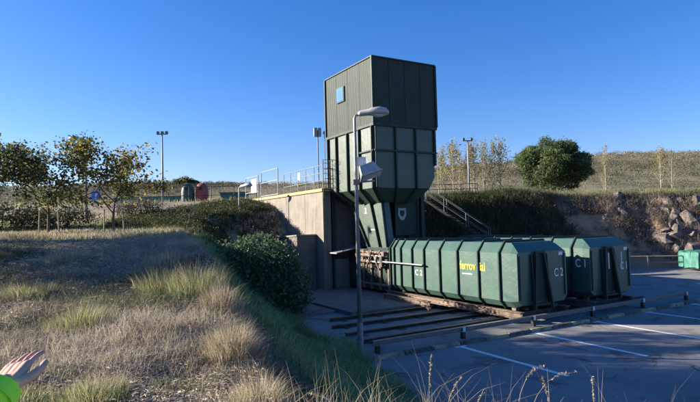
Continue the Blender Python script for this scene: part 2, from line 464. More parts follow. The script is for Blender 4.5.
# platform railing
rl = yroot('platform_railing', -1.14, 3.2, 5.62)
tag(rl, 'galvanised tube railing along the edge of the concrete tipping platform', 'railing')
for k in range(6):
    a = MB(); a.tube([(0, k*1.08, 0), (0, k*1.08, 1.28)], 0.022, 8); a.build('post', M['galv_dark'], rl)
for hh in (0.45, 0.86, 1.28):
    a = MB(); a.tube([(0, 0, hh), (0, 5.4, hh)], 0.018, 8); a.build('rail', M['galv_dark'], rl)
a = MB(); a.tube([(0.01, 1.08, 0.3), (0.01, 2.16, 1.2)], 0.014, 6); a.build('brace', M['galv'], rl)
a = MB(); a.tube([(0.01, 3.24, 0.3), (0.01, 4.32, 1.2)], 0.014, 6); a.build('brace', M['galv'], rl)
sg = MB(); sg.box(-0.05,-0.03, 2.9, 3.15, 0.72, 1.15)
o = sg.build('notice_plate', M['white'], None); o.location = W(-1.14,3.2,5.62); o.rotation_euler=(0,0,TH)
tag(o, 'small white notice plate fixed on the platform railing nearest the tower', 'sign')
# tall frame further back
fr_ = yroot('gate_frame', -1.3, 9.2, 5.6)
tag(fr_, 'tall galvanised tube gate frame at the far end of the platform railing', 'gate')
for y_ in (0, 3.0):
    a = MB(); a.tube([(0,y_,-0.2),(0,y_,1.75)], 0.035, 8); a.build('post', M['galv'], fr_)
for h_ in (0.1, 1.0, 1.75):
    a = MB(); a.tube([(0,0,h_),(0,3.0,h_)], 0.028, 8); a.build('rail', M['galv'], fr_)
fr2 = yroot('metal_fence', -1.3, 12.8, 5.5)
tag(fr2, 'short galvanised fence bay with a white plate beyond the gate frame', 'fence')
for y_ in (0, 2.6):
    a = MB(); a.tube([(0,y_,-0.2),(0,y_,1.7)], 0.035, 8); a.build('post', M['galv'], fr2)
for h_ in (0.6, 1.15, 1.7):
    a = MB(); a.tube([(0,0,h_),(0,2.6,h_)], 0.028, 8); a.build('rail', M['galv'], fr2)
sg = MB(); sg.box(-0.06,-0.04, 0.2, 1.25, 0.55, 1.5)
o = sg.build('notice_plate', M['white'], None); o.location = W(-1.3,12.8,5.5); o.rotation_euler=(0,0,TH)
tag(o, 'larger white notice plate beyond the gate frame, left of the platform railing', 'sign')

# ------------------------------------------------------------------ tower
tw = yroot('hopper_tower')
tag(tw, 'tall green steel waste hopper tower with corrugated upper cabin above the yard', 'tower')
S0, S1, T0_, T1_ = -0.70, 2.93, -1.33, 3.30
CS0, CS1, CT0, CT1 = -0.74, 3.03, -1.40, 3.38
ZC0, ZC1 = 8.48, 11.62
# corrugated cladding panels
def corrugated(axis, a0, a1, plane, out, z0, z1, name='cladding_panel'):
    # trapezoid ribs running vertically, thickness inwards
    a0 += 0.016; n = max(3, int(round((a1-a0)/0.115))); st = (a1-a0-0.012)/n; pts = []
    x_ = a0
    for i in range(n):
        pts += [(x_, 0), (x_+st*0.40, 0), (x_+st*0.55, 0.012), (x_+st*0.85, 0.012)]
        x_ += st
    pts.append((x_, 0))
    vs = []; fs = []
    for (u, o_) in pts:
        for off in (o_, -0.03):
            q = plane + out*off
            for z in (z0, z1):
                vs.append((u, q, z) if axis == 'x' else (q, u, z))
    for i in range(len(pts)-1):
        b_ = i*4; c_ = b_+4
        fs += [(b_, c_, c_+1, b_+1), (b_+2, b_+3, c_+3, c_+2), (b_+1, c_+1, c_+3, b_+3), (b_, b_+2, c_+2, c_)]
    e = (len(pts)-1)*4
    fs += [(0,1,3,2), (e, e+2, e+3, e+1)]
    q = MB(); q.add(vs, fs); return q.build(name, M['cladding'], tw)
np_ = 4
for k in range(np_):
    a0 = CT0 + (CT1-CT0)*k/np_; a1 = CT0 + (CT1-CT0)*(k+1)/np_
    corrugated('y', a0, a1, CS0, -1, ZC0, ZC1)
    corrugated('y', a0, a1, CS1, 1, ZC0, ZC1)
for k in range(4):
    a0 = CS0+0.0 + (CS1-CS0)*k/4; a1 = CS0 + (CS1-CS0)*(k+1)/4
    corrugated('x', a0, a1, CT0, -1, ZC0, ZC1)
    corrugated('x', a0, a1, CT1, 1, ZC0, ZC1)
a = MB(); a.box(CS0-0.06, CS1+0.06, CT0-0.06, CT1+0.06, ZC1+0.002, ZC1+0.07); a.build('roof', M['green_dark'], tw, bevel=0.01)
for (q0, q1, r0, r1) in ((CS0-0.045,CS0-0.030,CT0-0.1,CT0+0.14),):
    pass
for (sx, sy) in ((CS0-0.032, CT0-0.032),(CS1+0.032, CT0-0.032),(CS0-0.032, CT1+0.032),(CS1+0.032, CT1+0.032)):
    a = MB(); a.box(sx-0.05, sx+0.05, sy-0.05, sy+0.05, ZC0-0.02, ZC1); a.build('corner_trim', M['green_dark'], tw)
# blue square opening cover on the sunlit side
a = MB(); a.box(CS0-0.075, CS0-0.035, 1.25, 2.05, 10.05, 10.85); o = a.build('window_frame', M['cladding'], tw)
a = MB(); a.box(CS0-0.092, CS0-0.078, 1.31, 1.99, 10.11, 10.79); a.build('blue_plate', M['blue_sign'], tw)
# lower band
a = MB(); a.box(CS0-0.05, CS1+0.05, CT0-0.05, CT1+0.05, ZC0-0.16, ZC0-0.02); a.build('base_beam', M['green_dark'], tw)
# hopper body
zb, zk = 4.72, 5.35
def ring(s0, s1, t0_, t1_, z): return [(s0,t0_,z),(s1,t0_,z),(s1,t1_,z),(s0,t1_,z)]
a = MB()
rings = [ring(S0,S1,T0_,T1_,ZC0-0.155), ring(S0,S1,T0_,T1_,6.55), ring(S0,S1-0.02,T0_,T1_,5.9), ring(S0,S1-0.35,T0_,T1_,zk),
         ring(0.22,2.18,-0.62,T1_-0.5,zb-0.05)]
vv = [p for r_ in rings for p in r_]
ff = []
for i in range(len(rings)-1):
    for k in range(4):
        k2 = (k+1) % 4; ff.append((i*4+k, i*4+k2, (i+1)*4+k2, (i+1)*4+k))
ff += [(3,2,1,0), tuple(len(vv)-4+k for k in range(4))]
a.add(vv, ff); a.build('hopper_body', M['green_tower'], tw)
# vertical ribs
def rib_left(t_):
    a = MB()
    a.box(S0-0.13, S0-0.002, t_-0.03, t_+0.03, zk, ZC0-0.17)
    a.build('rib', M['green_dark'], tw)  # dark tone paints the shade on the rib sides
    a = MB(); tb = -0.5 + (t_-T0_)*0.72
    a.beam((S0-0.065, t_, zk+0.02), (0.16, tb, zb-0.04), 0.06, 0.12, (1,0,0)); a.build('rib', M['green_dark'], tw)
for t_ in (T0_+0.07, -0.05, 1.12, 2.30, T1_-0.06): rib_left(t_)
def rib_front(s_):
    a = MB()
    a.box(s_-0.035, s_+0.035, T0_-0.11, T0_-0.002, zk+0.02, ZC0-0.17); a.build('rib', M['green_dark'], tw)
    a = MB(); sb = 0.22 + (s_-S0)/(S1-S0)*1.96
    a.beam((s_, T0_-0.05, zk+0.03), (sb, -0.67, zb-0.04), 0.10, 0.10, (0,1,0)); a.build('rib', M['green_dark'], tw)
for s_ in (S0+0.05, 0.52, 1.74): rib_front(s_)
a = MB(); a.beam((S1+0.02, T0_-0.052, ZC0-0.17), (S1+0.02, T0_-0.052, 6.5), 0.10, 0.10, (0,1,0)); a.build('rib', M['green_dark'], tw)
a = MB(); a.beam((S0-0.03, T0_-0.075, 7.14), (S1+0.1, T0_-0.075, 7.14), 0.09, 0.09); a.build('stiffener', M['green_dark'], tw)
a = MB(); a.beam((S0-0.075, T0_-0.03, 7.14), (S0-0.075, -0.12, 7.14), 0.06, 0.06); a.build('stiffener', M['green_dark'], tw)
# inclined chute: side profile in (t, z)
ct = [(-0.62, zb-0.05), (2.45, zb-0.05), (0.85, 2.42), (-0.98, 2.42)]
a = MB(); a.prism(ct, 'x', 0.24, 0.56); a.build('chute', M['green_tower'], tw)
a = MB(); a.box(0.57, 2.16, 0.35, 2.9, 2.45, zb-0.06); a.build('shade_casing', M['green_dark'], tw)  # added dark box standing in for the shade right of the chute
a = MB(); a.box(1.3, 2.75, -0.05, 0.0, 3.0, zb+0.10); a.build('badge_board', M['green_dark'], tw)
for (ta, tb) in ((-0.56,-0.93),(0.50,-0.25),(2.36,0.78)):
    a = MB(); a.beam((0.17, ta, zb-0.02), (0.17, tb, 2.46), 0.05, 0.13, (1,0,0)); a.build('rib', M['green_dark'], tw)
a = MB(); a.box(0.14, 0.66, -1.02, 0.92, 2.34, 2.44); a.build('chute_flange', M['green_dark'], tw)
# legs of the tower behind
for (sx, ty) in ((S0+0.1, 3.15),(2.9, 3.15),(2.9,-0.2)):
    a = MB(); a.box(sx-0.1, sx+0.1, ty-0.1, ty+0.1, 0.17, 5.6); a.build('leg', M['green_dark'], tw)
a = MB(); a.box(2.30, 3.0, 0.2, 3.2, 0.17, 5.4); a.build('rear_casing', M['green_dark'], tw)
# badge on the chute front
zc_, sc_ = 4.10, 1.72
a = MB(); yb = -0.78
shield = [(-0.24,0.30),(0.24,0.30),(0.26,-0.05),(0.14,-0.27),(0.0,-0.34),(-0.14,-0.27),(-0.26,-0.05)]
a.prism([(sc_+u, zc_+v_) for u, v_ in shield], 'y', -0.085, -0.055); a.build('shield_badge', simple('pale_blue_badge',(0.22,0.27,0.30),(0.32,0.37,0.39),0.5,0,3,0.05), tw)
a = MB(); a.prism([(sc_+u*0.55, zc_+0.03+v_*0.5) for u, v_ in shield], 'y', -0.095, -0.087); a.build('badge_emblem', M['green_dark'], tw)

def text_obj(txt, size, mt, parent, loc, rot, name='lettering', ext=0.004, sx=1.0):
    cu = bpy.data.curves.new(name, 'FONT'); cu.body = txt; cu.size = size; cu.extrude = ext
    cu.align_x = 'CENTER'; cu.align_y = 'CENTER'; cu.offset = size*0.012
    tmp = bpy.data.objects.new('tmp', cu); col.objects.link(tmp)
    dg = bpy.context.evaluated_depsgraph_get(); dg.update()
    me = bpy.data.meshes.new_from_object(tmp.evaluated_get(dg))
    bpy.data.objects.remove(tmp); me.materials.clear()
    o = link_mesh(name, me, mt, parent); o.location = loc; o.rotation_euler = rot; o.scale = (sx,1,1)
    return o
LEFT_ROT = (R(90), 0, R(-90))      # text on a face whose normal is -x
FRONT_ROT = (R(90), 0, 0)          # normal -y
text_obj('2', 0.42, M['white'], tw, (0.235, 1.1, 4.30), LEFT_ROT)
a = MB(); a.box(0.226, 0.236, 0.15, 0.62, 3.30, 3.36); a.build('maker_plate', M['white'], tw)

# awning over the recess
aw = yroot('awning', 0.0, 2.7, 2.35)
tag(aw, 'small pale sheet awning over the dark recess under the platform', 'awning')
a = MB(); a.prism([(-1.0,-0.25),(-0.98,-0.20),(0.75,0.12),(0.75,0.06)], 'y', -0.55, 0.74)
a.build('sheet', M['galv'], aw)
for x_ in (-0.6, 0.5):
    a = MB(); a.beam((x_, -0.5, -0.10), (x_, 0.70, -0.6), 0.04, 0.04); a.build('bracket', M['galv_dark'], aw)
cb = yroot('control_cabinet', -0.35, 3.1, 0.17)
tag(cb, 'dark grey control cabinet standing under the small awning', 'cabinet')
a = MB(); a.box(-0.3,0.6,-0.25,0.25,0.1,1.6); a.build('housing', M['galv_dark'], cb, bevel=0.01)
a = MB(); a.box(-0.26,0.14,-0.268,-0.252,0.16,1.54); a.build('door', M['galv_dark'], cb)
a = MB(); a.box(0.16,0.56,-0.268,-0.252,0.16,1.54); a.build('door', M['galv_dark'], cb)
a = MB(); a.box(-0.3,0.6,-0.25,0.25,0.0,0.098); a.build('plinth', M['concrete_shaded'], cb)

# ------------------------------------------------------------------ compactor
cp = yroot('waste_compactor')
tag(cp, 'dark steel waste compactor with rusty levers between hopper chute and container', 'compactor')
a = MB(); a.prism([(-1.2,0.32),(3.2,0.32),(3.2,1.5),(1.95,2.33),(-1.2,2.33)], 'x', 0.16, 2.24); a.build('press_body', M['green_dark'], cp, bevel=0.02)
for z_ in (0.62, 1.5, 2.2):
    a = MB(); a.box(0.08, 0.158, -1.15, 1.8, z_-0.05, z_+0.05); a.build('stiffener', M['rust'], cp)
for t_ in (-1.1, -0.35, 0.45, 1.2, 1.75):
    a = MB(); a.box(0.06, 0.156, t_-0.05, t_+0.05, 0.35, 2.3); a.build('upright', M['rust'], cp)
for (z_, t0_, t1_) in ((2.02, -1.0, 1.35), (1.72, -0.9, 1.5)):
    a = MB(); a.tube([(-0.06, t0_, z_), (-0.06, (t0_+t1_)/2, z_+0.03)], 0.045, 10); a.build('piston_rod', M['galv'], cp)
    a = MB(); a.tube([(-0.06, (t0_+t1_)/2, z_+0.03), (-0.06, t1_, z_+0.05)], 0.085, 12); a.build('hydraulic_cylinder', M['rust'], cp)
for (t_, z_, s_) in ((-0.95,2.15,0.22),(-0.3,1.95,0.16),(0.35,2.1,0.2),(0.95,1.85,0.2),(1.45,2.12,0.17),(-0.7,1.55,0.18),(0.1,1.5,0.14)):
    a = MB(); a.box(-0.16, 0.04, t_-s_/2, t_+s_/2, z_-s_/2, z_+s_/2); a.build('bracket', M['rust'], cp, bevel=0.012)
for (t_, z_, dt, dz) in ((-0.6,1.35,0.5,0.75),(0.6,1.4,-0.45,0.8),(1.3,1.3,0.3,0.8)):
    a = MB(); a.beam((-0.11,t_,z_),(-0.11,t_+dt,z_+dz),0.05,0.09,(1,0,0)); a.build('lever', M['rust'], cp)
for k in range(3):
    a = MB(); y_ = -0.5+0.5*k
    a.tube([(-0.02,y_,2.25),(-0.16,y_+0.1,1.9),(-0.1,y_+0.35,1.4),(0.05,y_+0.3,0.8)], 0.022, 6); a.build('hose', M['black'], cp)
a = MB(); a.beam((-0.17, -1.0, 1.80), (-0.17, -4.1, 1.80), 0.05, 0.09, (1,0,0)); a.build('locking_bar', M['galv'], cp)
a = MB(); a.box(-0.24,-0.10,-1.0,-0.8,1.55,2.05); a.build('latch', M['dark_steel'], cp)

# ------------------------------------------------------------------ containers
def container(s_off, tnear, name_no, with_brand, label):
    root = yroot('waste_container', s_off, tnear, 0)
    tag(root, label, 'container', 'big green waste containers in the yard')
    L = 7.78; Wd = 2.62; z0, z1 = 0.52, 2.82; ch = 0.27; chz = 0.36; cb_ = 0.20; cbz = 0.22
    def prof(e=0.0):
        return [(cb_, z0-e), (Wd-cb_, z0-e), (Wd+e, z0+cbz), (Wd+e, z1-chz), (Wd-ch, z1+e), (ch, z1+e), (-e, z1-chz), (-e, z0+cbz)]
    ec = 0.42
    # main shell: rings along t, near end chamfered
    P = prof()
    def sh(zlow, ztop):
        out = []
        for (x_, z_) in P:
            out.append((x_, min(max(z_, zlow), ztop)))
        return out
    def inset(zt):
        # profile cut down to height zt, its top corners follow the chamfer
        k = (z1 - zt) / chz
        xx = ch*(1-k)
        return [(cb_, z0), (Wd-cb_, z0), (Wd, z0+cbz), (Wd, z1-chz), (Wd-xx, zt), (xx, zt), (0, z1-chz), (0, z0+cbz)]
    near = [(cb_, z0+0.10), (Wd-cb_, z0+0.10), (Wd-0.03, z0+cbz+0.05), (Wd-0.03, z1-chz-0.02), (Wd-0.10, z1-chz+0.02), (0.10, z1-chz+0.02), (0.03, z1-chz-0.02), (0.03, z0+cbz+0.05)]
    prfs = [(0.0, near), (0.28, inset(z1-0.10)), (0.46, P), (L, P)]
    vv = []; ff = []
    for (y_, pr) in prfs:
        vv += [(x_, y_, z_) for (x_, z_) in pr]
    for i in range(len(prfs)-1):
        for k in range(8):
            k2 = (k+1) % 8; ff.append((i*8+k, i*8+k2, (i+1)*8+k2, (i+1)*8+k))
    ff += [tuple(range(7,-1,-1)), tuple((len(prfs)-1)*8+k for k in range(8))]
    a = MB(); a.add(vv, ff); a.build('shell', M['green'], root)
    for y_ in (0.78, 1.86, 3.03, 4.13, 5.18, 6.04, 6.90, 7.44, L-0.03):
        pr = prof(0.08); n = 8; q = MB(); vs = []
        for yy in (y_-0.028, y_+0.028):
            vs += [(x_, yy, z_) for (x_, z_) in pr]
        # inner outline slightly inside the shell
        pin = prof(-0.01)
        for yy in (y_-0.028, y_+0.028):
            vs += [(x_, yy, z_) for (x_, z_) in pin]
        fs = []
        for k in range(n):
            k2 = (k+1) % n
            fs += [(k, k2, n+k2, n+k), (2*n+k, 3*n+k, 3*n+k2, 2*n+k2), (k, 2*n+k, 2*n+k2, k2), (n+k, n+k2, 3*n+k2, 3*n+k)]
        q.add(vs, fs); q.build('rib', M['green_dark'], root)  # ribs darker than the shell, their shaded sides put into the colour
    # floor runners and rollers
    for x_ in (0.55, Wd-0.55):
        a = MB(); a.box(x_-0.08, x_+0.08, 0.1, L, z0-0.10, z0-0.004); a.build('runner', M['dark_steel'], root)
    for x_ in (0.36, Wd-0.36):
        for y_ in (0.45, L-0.6):
            a = MB(); a.tube([(x_-0.09,y_,z0-0.06),(x_+0.09,y_,z0-0.06)], 0.10, 14); a.build('roller', M['rust'], root)
    # near end : rear door with the A shaped hook frame
    cx = 1.10
    a = MB(); a.box(cx-0.42, cx+0.42, -0.035, -0.002, z0+0.2, z1-chz-0.08); a.build('door_panel', M['green_dark'], root)
    for sg_ in (-1, 1):
        a = MB(); a.beam((cx+sg_*0.20, -0.08, z1-chz-0.04), (cx+sg_*0.46, -0.20, z0-0.06), 0.07, 0.11, (0,1,0)); a.build('hook_frame_leg', M['green_dark'], root)
        a = MB()
        a.prism([(-0.036, z0+0.02), (-0.20, z0+0.02), (-0.07, z1-chz-0.05), (-0.036, z1-chz-0.05)], 'x', cx+sg_*0.50-0.02-0.10*sg_, cx+sg_*0.50+0.02-0.10*sg_)
        a.build('gusset', M['green_dark'], root)
    a = MB(); a.box(cx-0.26, cx+0.26, -0.13, -0.04, z1-chz-0.03, z1-chz+0.05); a.build('hook_bar', M['green_dark'], root, bevel=0.01)
    a = MB(); a.beam((cx-0.42, -0.16, z0+0.10), (cx+0.42, -0.16, z0+0.10), 0.07, 0.09); a.build('cross_bar', M['green_dark'], root)
    for x_ in (0.14, Wd-0.12):
        a = MB(); a.box(x_-0.03, x_+0.04, -0.06, -0.002, z0+0.3, z1-chz-0.1); a.build('corner_post', M['green'], root)
    if name_no == '1':
        for x_ in (cx-0.10, cx+0.72):
            a = MB(); a.box(x_-0.02, x_+0.02, -0.16, -0.13, 1.62, 2.25); a.build('reflector_bar', M['white'], root)
    a = MB(); a.box(Wd-0.42, Wd-0.20, -0.016, -0.003, 2.30, 2.42); a.build('label_plate', M['white'], root)
    text_obj('C %s' % name_no, 0.42, M['white'], root, (2.17, -0.012, 1.66), FRONT_ROT, sx=0.82)
    if with_brand:
        text_obj('ferrov', 0.46, M['yellow_text'], root, (-0.012, 2.47, 1.90), LEFT_ROT, sx=0.76)
        text_obj('ial', 0.46, M['yellow_text'], root, (-0.012, 1.66, 1.90), LEFT_ROT, sx=0.78)
        a = MB(); a.box(-0.012,-0.003,2.22,2.78,1.575,1.615); a.build('small_print', M['white'], root)
        text_obj('C %s' % name_no, 0.34, M['white'], root, (-0.012, 5.60, 1.42), LEFT_ROT)
    else:
        text_obj('C %s' % name_no, 0.44, M['white'], root, (-0.012, 0.36, 1.86), LEFT_ROT, sx=0.8)
    return root
container(0.0, -9.20, '2', True, 'long green container with yellow lettering, nearest, joined to the compactor')
container(3.98, -9.20, '1', False, 'rear green container marked C 1, standing beyond the lettered one')

# ------------------------------------------------------------------ rail beds under the containers
def ibeam(root, p, q, wd, ht, mt, name='beam'):
    a = MB(); p = Vector(p); q = Vector(q)
    z = Vector((0,0,1))
    a.beam(p+z*(ht/2-0.015), q+z*(ht/2-0.015), wd, 0.03)
    a.beam(p-z*(ht/2-0.015), q-z*(ht/2-0.015), wd, 0.03)
    a.beam(p, q, 0.03, ht-0.062)
    return a.build(name, mt, root)
def support(s_off, label):
    root = yroot('support_frame', s_off, 0, 0); tag(root, label, 'steel frame', 'rusty steel frames under the containers')
    for x_ in (0.10, 2.5):
        ibeam(root, (x_, -9.3, 0.29), (x_, -0.9, 0.29), 0.20, 0.24, M['rust'])
    for y_ in (-8.9, -6.9, -4.9, -2.9, -1.1):
        a = MB(); a.box(0.21, 2.39, y_-0.07, y_+0.07, 0.19, 0.35); a.build('cross_member', M['dark_steel'], root)
        for x_ in (0.10, 2.5):
            a = MB(); a.box(x_-0.12, x_+0.12, y_-0.12, y_+0.12, 0.0, 0.168); a.build('foot', M['dark_steel'], root)
    return root
support(0.0, 'rusty sunlit steel frame under the container with yellow lettering')
support(3.98, 'shaded steel frame under the rear container marked C 1')
gs = yroot('steel_bracket', -0.55, 0, 0); tag(gs, 'orange rusty beam with triangular gusset lying left of the front container', 'steel beam')
ibeam(gs, (0,-5.0,0.28), (0,-1.6,0.28), 0.16, 0.2, M['rust'])
a = MB(); a.prism([(-5.1,0.176),(-4.3,0.176),(-4.75,0.01),(-5.0,0.01)], 'x', -0.02, 0.02); a.build('gusset', M['rust'], gs)
for k, (t_, s0_, s1_, zt) in enumerate(((-8.45,-6.1,8.6,0.13),(-7.2,-5.8,8.4,0.10),(-5.9,-5.6,8.2,0.12),(-4.6,-5.0,8.0,0.12))):
    r_ = yroot('ground_rail', 0, t_, 0)
    tag(r_, ['front steel ground rail, just behind the low barrier beam','second steel ground rail behind the barrier beam','third steel ground rail, crossing under the middle of the containers','rearmost steel ground rail, in front of the concrete apron'][k], 'rail', 'steel rails laid across the yard')
    ibeam(r_, (s0_,0,zt/2+0.002), (s1_,0,zt/2+0.002), 0.14, zt, M['dark_steel'])
    for s_ in np.arange(s0_+0.5, s1_, 1.6):
        a = MB(); a.box(s_-0.11, s_+0.11, -0.30, 0.30, -0.001, 0.02); a.build('tie_plate', M['dark_steel'], r_)

# ------------------------------------------------------------------ low barrier beam + kerb
gb = yroot('barrier_beam', 0, -9.72, 0)
tag(gb, 'long low steel barrier beam with white reflectors in front of the containers', 'barrier')
ibeam(gb, (-6.35,0,0.29), (9.75,0,0.29), 0.12, 0.14, M['galv_dark'])
for k in range(6):
    s_ = -6.2 + 3.17*k
    a = MB(); a.box(s_-0.06, s_+0.06, -0.055, 0.055, -0.01, 0.218); a.build('post', M['dark_steel'], gb)
    if k: 
        a = MB(); a.box(s_-0.05, s_+0.05, -0.074, -0.062, 0.215, 0.365); a.build('reflector', M['white'], gb)
kb = yroot('painted_kerb', 0, -10.3, 0)
tag(kb, 'low kerb of worn yellow and grey stones along the parking bays', 'kerb')
s_ = -6.7; k = 0
while s_ < 16.5:
    ln = 0.98
    rr = random.Random(k)
    a = MB(); a.box(s_+rr.uniform(0,.02), s_+ln, -0.075+rr.uniform(-.01,.01), 0.075, -0.02, 0.10+rr.uniform(-.012,.012))
    o = a.build('kerb_stone', M['kerb_yellow'] if k % 2 == 0 else M['kerb_grey'], kb, bevel=0.02)
    s_ += 1.0; k += 1

# ------------------------------------------------------------------ street lamps
def street_lamp(loc, rz, label, hgt=6.75, flood=False, name='street_lamp'):
    root = empty(name, loc, rz); tag(root, label, 'street lamp', 'street lamps with grey cobra heads')
    a = MB(); a.tube([(0,0,0),(0,0,0.9)], [0.085,0.085], 14); a.build('base_sleeve', M['galv'], root, smooth=False)
    a = MB(); a.box(-0.17,0.17,-0.17,0.17,-0.01,0.02); a.build('base_plate', M['galv_dark'], root)
    a = MB(); a.tube([(0,0,0.9),(0,0,hgt-0.12),(0.03,0,hgt-0.03),(0.14,0,hgt)], [0.068,0.042,0.036,0.034], 14); a.build('pole', M['galv'], root, smooth=True)
    # head: lofted housing
    xs_ = [(0.10,0.045,0.045,0.0),(0.16,0.085,0.075,0.01),(0.42,0.095,0.085,0.03),(0.46,0.13,0.10,0.04),(0.70,0.16,0.115,0.05),(0.90,0.145,0.10,0.04),(0.99,0.075,0.05,0.01)]
    vs = []; n = 14
    for (x_, wy, wz, dz) in xs_:
        for k in range(n):
            an = 2*math.pi*k/n; c_, s2 = math.cos(an), math.sin(an)
            zz = wz*1.35*s2 if s2 > 0 else wz*0.85*s2
            vs.append((x_, wy*c_, hgt+dz+x_*0.04+zz))
    fs = [(i*n+k, i*n+(k+1)%n, (i+1)*n+(k+1)%n, (i+1)*n+k) for i in range(len(xs_)-1) for k in range(n)]
    fs += [tuple(range(n)), tuple((len(xs_)-1)*n+k for k in range(n))]
    a = MB(); a.add(vs, fs); h = a.build('lamp_head', M['lamp_body'], root, smooth=True)
    a = MB(); 
    vs = [(0.48+0.44*(i/8), 0.11*math.cos(math.pi*j/6), hgt+0.015-0.02-0.065*math.sin(math.pi*j/6)*math.sin(math.pi*(i+0.3)/8.6)) for i in range(9) for j in range(7)]
    fs = [(i*7+j, i*7+j+1, (i+1)*7+j+1, (i+1)*7+j) for i in range(8) for j in range(6)]
    a.add(vs, fs); a.build('glass', M['glass'], h, smooth=True)
    return root
L1 = street_lamp((0.19,14.93,0.0), R(8), 'tall grey street lamp with a floodlight halfway up, in front of the tower')
# floodlight assembly on the near lamp
fl = empty('floodlight', (0.19,14.93,4.98), 0); 
tag(fl, 'white boxy floodlight clamped to the near street lamp pole', 'floodlight')
a = MB(); a.beam((0.0,0,-0.16),(0.52,-0.02,-0.13),0.06,0.05); a.build('bracket', M['galv'], fl)
a = MB(); a.box(-0.08,0.08,-0.08,0.08,-0.23,-0.08); a.build('clamp', M['galv_dark'], fl)
hd = MB()
hd.add([(-0.30,-0.16,-0.13),(0.30,-0.16,-0.13),(0.30,0.12,-0.15),(-0.30,0.12,-0.15),(-0.22,-0.12,0.20),(0.22,-0.12,0.20),(0.22,0.10,0.20),(-0.22,0.10,0.20)],
  [(0,3,2,1),(4,5,6,7),(0,1,5,4),(1,2,6,5),(2,3,7,6),(3,0,4,7)])
h = hd.build('housing', M['lamp_body'], fl, bevel=0.015); h.location = (0.36,-0.08,0.14); h.rotation_euler = (R(-25), R(-18), R(15))
a = MB(); a.box(-0.33,0.33,-0.19,0.15,-0.185,-0.145); h2 = a.build('front_rim', M['galv'], fl, bevel=0.01); h2.location = h.location; h2.rotation_euler = h.rotation_euler
a = MB(); a.box(-0.29,0.29,-0.15,0.11,-0.195,-0.188); h3 = a.build('lens', M['glass'], fl); h3.location = h.location; h3.rotation_euler = h.rotation_euler
a = MB(); a.box(0.05,0.29,0.02,0.05,0.30,0.56); a.build('back_plate', M['white'], fl)
street_lamp((-6.95,33.2,-0.6), R(-25), 'grey street lamp rising behind the laurel bush, head turned right')
street_lamp((-14.95,30.0,3.9), R(178), 'grey street lamp rising behind the left trees, head turned left', hgt=4.95)

def floodmast(loc, hgt, label, n=3, ms=None):
    root = empty('floodlight_mast', loc, 0); tag(root, label, 'mast', 'tall floodlight masts')
    a = MB(); a.tube([(0,0,-0.3),(0,0,hgt)], [0.10,0.055], 10); a.build('pole', M['galv'], root, smooth=True)
    a = MB(); a.beam((-0.45,0,hgt-0.05),(0.45,0,hgt-0.05),0.08,0.08); a.build('cross_arm', M['galv_dark'], root)
    for k in range(n):
        x_ = -0.36 + 0.72*k/max(1,n-1)
        a = MB(); a.prism([(-0.08,-0.10),(0.10,-0.15),(0.14,0.06),(-0.05,0.11)], 'x', x_-0.11, x_+0.11)
        o = a.build('floodlight', M['galv_dark'], root, bevel=0.015); o.location = (0,0,hgt+0.1)
    return root
floodmast((-15.55,44.0,5.5), 6.1, 'tall floodlight mast on the upper terrace, left of the tower')
floodmast((10.85,48.0,5.9), 5.1, 'pale floodlight mast beyond the fence, between tower and round pine', 2)

# pole with box lamp beside platform
bp = empty('lamp_post', (-1.74,29.9,5.6), R(10)); tag(bp, 'thin post with a pale box lamp at the railing corner beside the tower', 'lamp post')
a = MB(); a.tube([(0,0,0),(0,0,3.4)], 0.035, 8); a.build('pole', M['galv_dark'], bp)
for k in (0,1):
    a = MB(); a.box(-0.22+0.24*k,-0.02+0.22*k,-0.10,0.12,3.05,3.55); a.build('lamp_box', M['lamp_body'], bp, bevel=0.02)
bp = empty('warning_beacon', (-1.36,30.0,5.6), 0); tag(bp, 'very thin post with a small blue beacon touching the tower side', 'beacon')
a = MB(); a.tube([(0,0,0),(0,0,3.2)], 0.022, 8); a.build('pole', M['galv_dark'], bp)
a = MB(); a.tube([(0,0,3.2),(0,0,3.32),(0,0,3.38)], [0.07,0.07,0.03], 10); a.build('beacon_lens', M['blue_sign'], bp)
# caged ladder at the tower
ld = yroot('caged_ladder', -1.02, 3.0, 5.1); tag(ld, 'dark caged access ladder at the platform corner against the tower', 'ladder')
for x_ in (-0.2, 0.2):
    a = MB(); a.tube([(x_,0,0),(x_,0,2.1)], 0.022, 6); a.build('stile', M['dark_steel'], ld)
for k in range(7):
    a = MB(); a.tube([(-0.2,0,0.2+0.28*k),(0.2,0,0.2+0.28*k)], 0.014, 6); a.build('rung', M['dark_steel'], ld)
for z_ in (0.5, 1.0, 1.5, 2.0):
    a = MB(); a.tube([(-0.2,0,z_)]+[(0.36*math.sin(an), -0.28-0.34*math.cos(an)*-1*-1, z_) for an in np.linspace(-1.5,1.5,9)]+[(0.2,0,z_)], 0.016, 6); a.build('hoop', M['dark_steel'], ld)

# ------------------------------------------------------------------ stairs to the right of the tower
st = empty('steel_stairs', (5.0,35.6,5.2), R(-22)); tag(st, 'light steel stairs with handrails descending the bank right of the tower', 'stairs')
dx, dz = 4.2, -3.0
for y_ in (-0.45, 0.45):
    a = MB(); a.beam((0,y_,0),(dx,y_,dz),0.04,0.13); a.build('stringer', M['dark_steel'], st)
    for hh in (0.5, 0.95):
        a = MB(); a.tube([(0,y_,hh),(dx,y_,dz+hh)], 0.013, 8); a.build('handrail', M['galv'], st)
    for k in range(4):
        f_ = k/3.0; a = MB(); a.tube([(dx*f_,y_,dz*f_),(dx*f_,y_,dz*f_+0.97)], 0.015, 8); a.build('post', M['galv'], st)
for k in range(16):
    f_ = (k+0.5)/16; a = MB(); a.box(dx*f_-0.13,dx*f_+0.13,-0.43,0.43,dz*f_+0.02,dz*f_+0.05); a.build('step', M['dark_steel'], st)

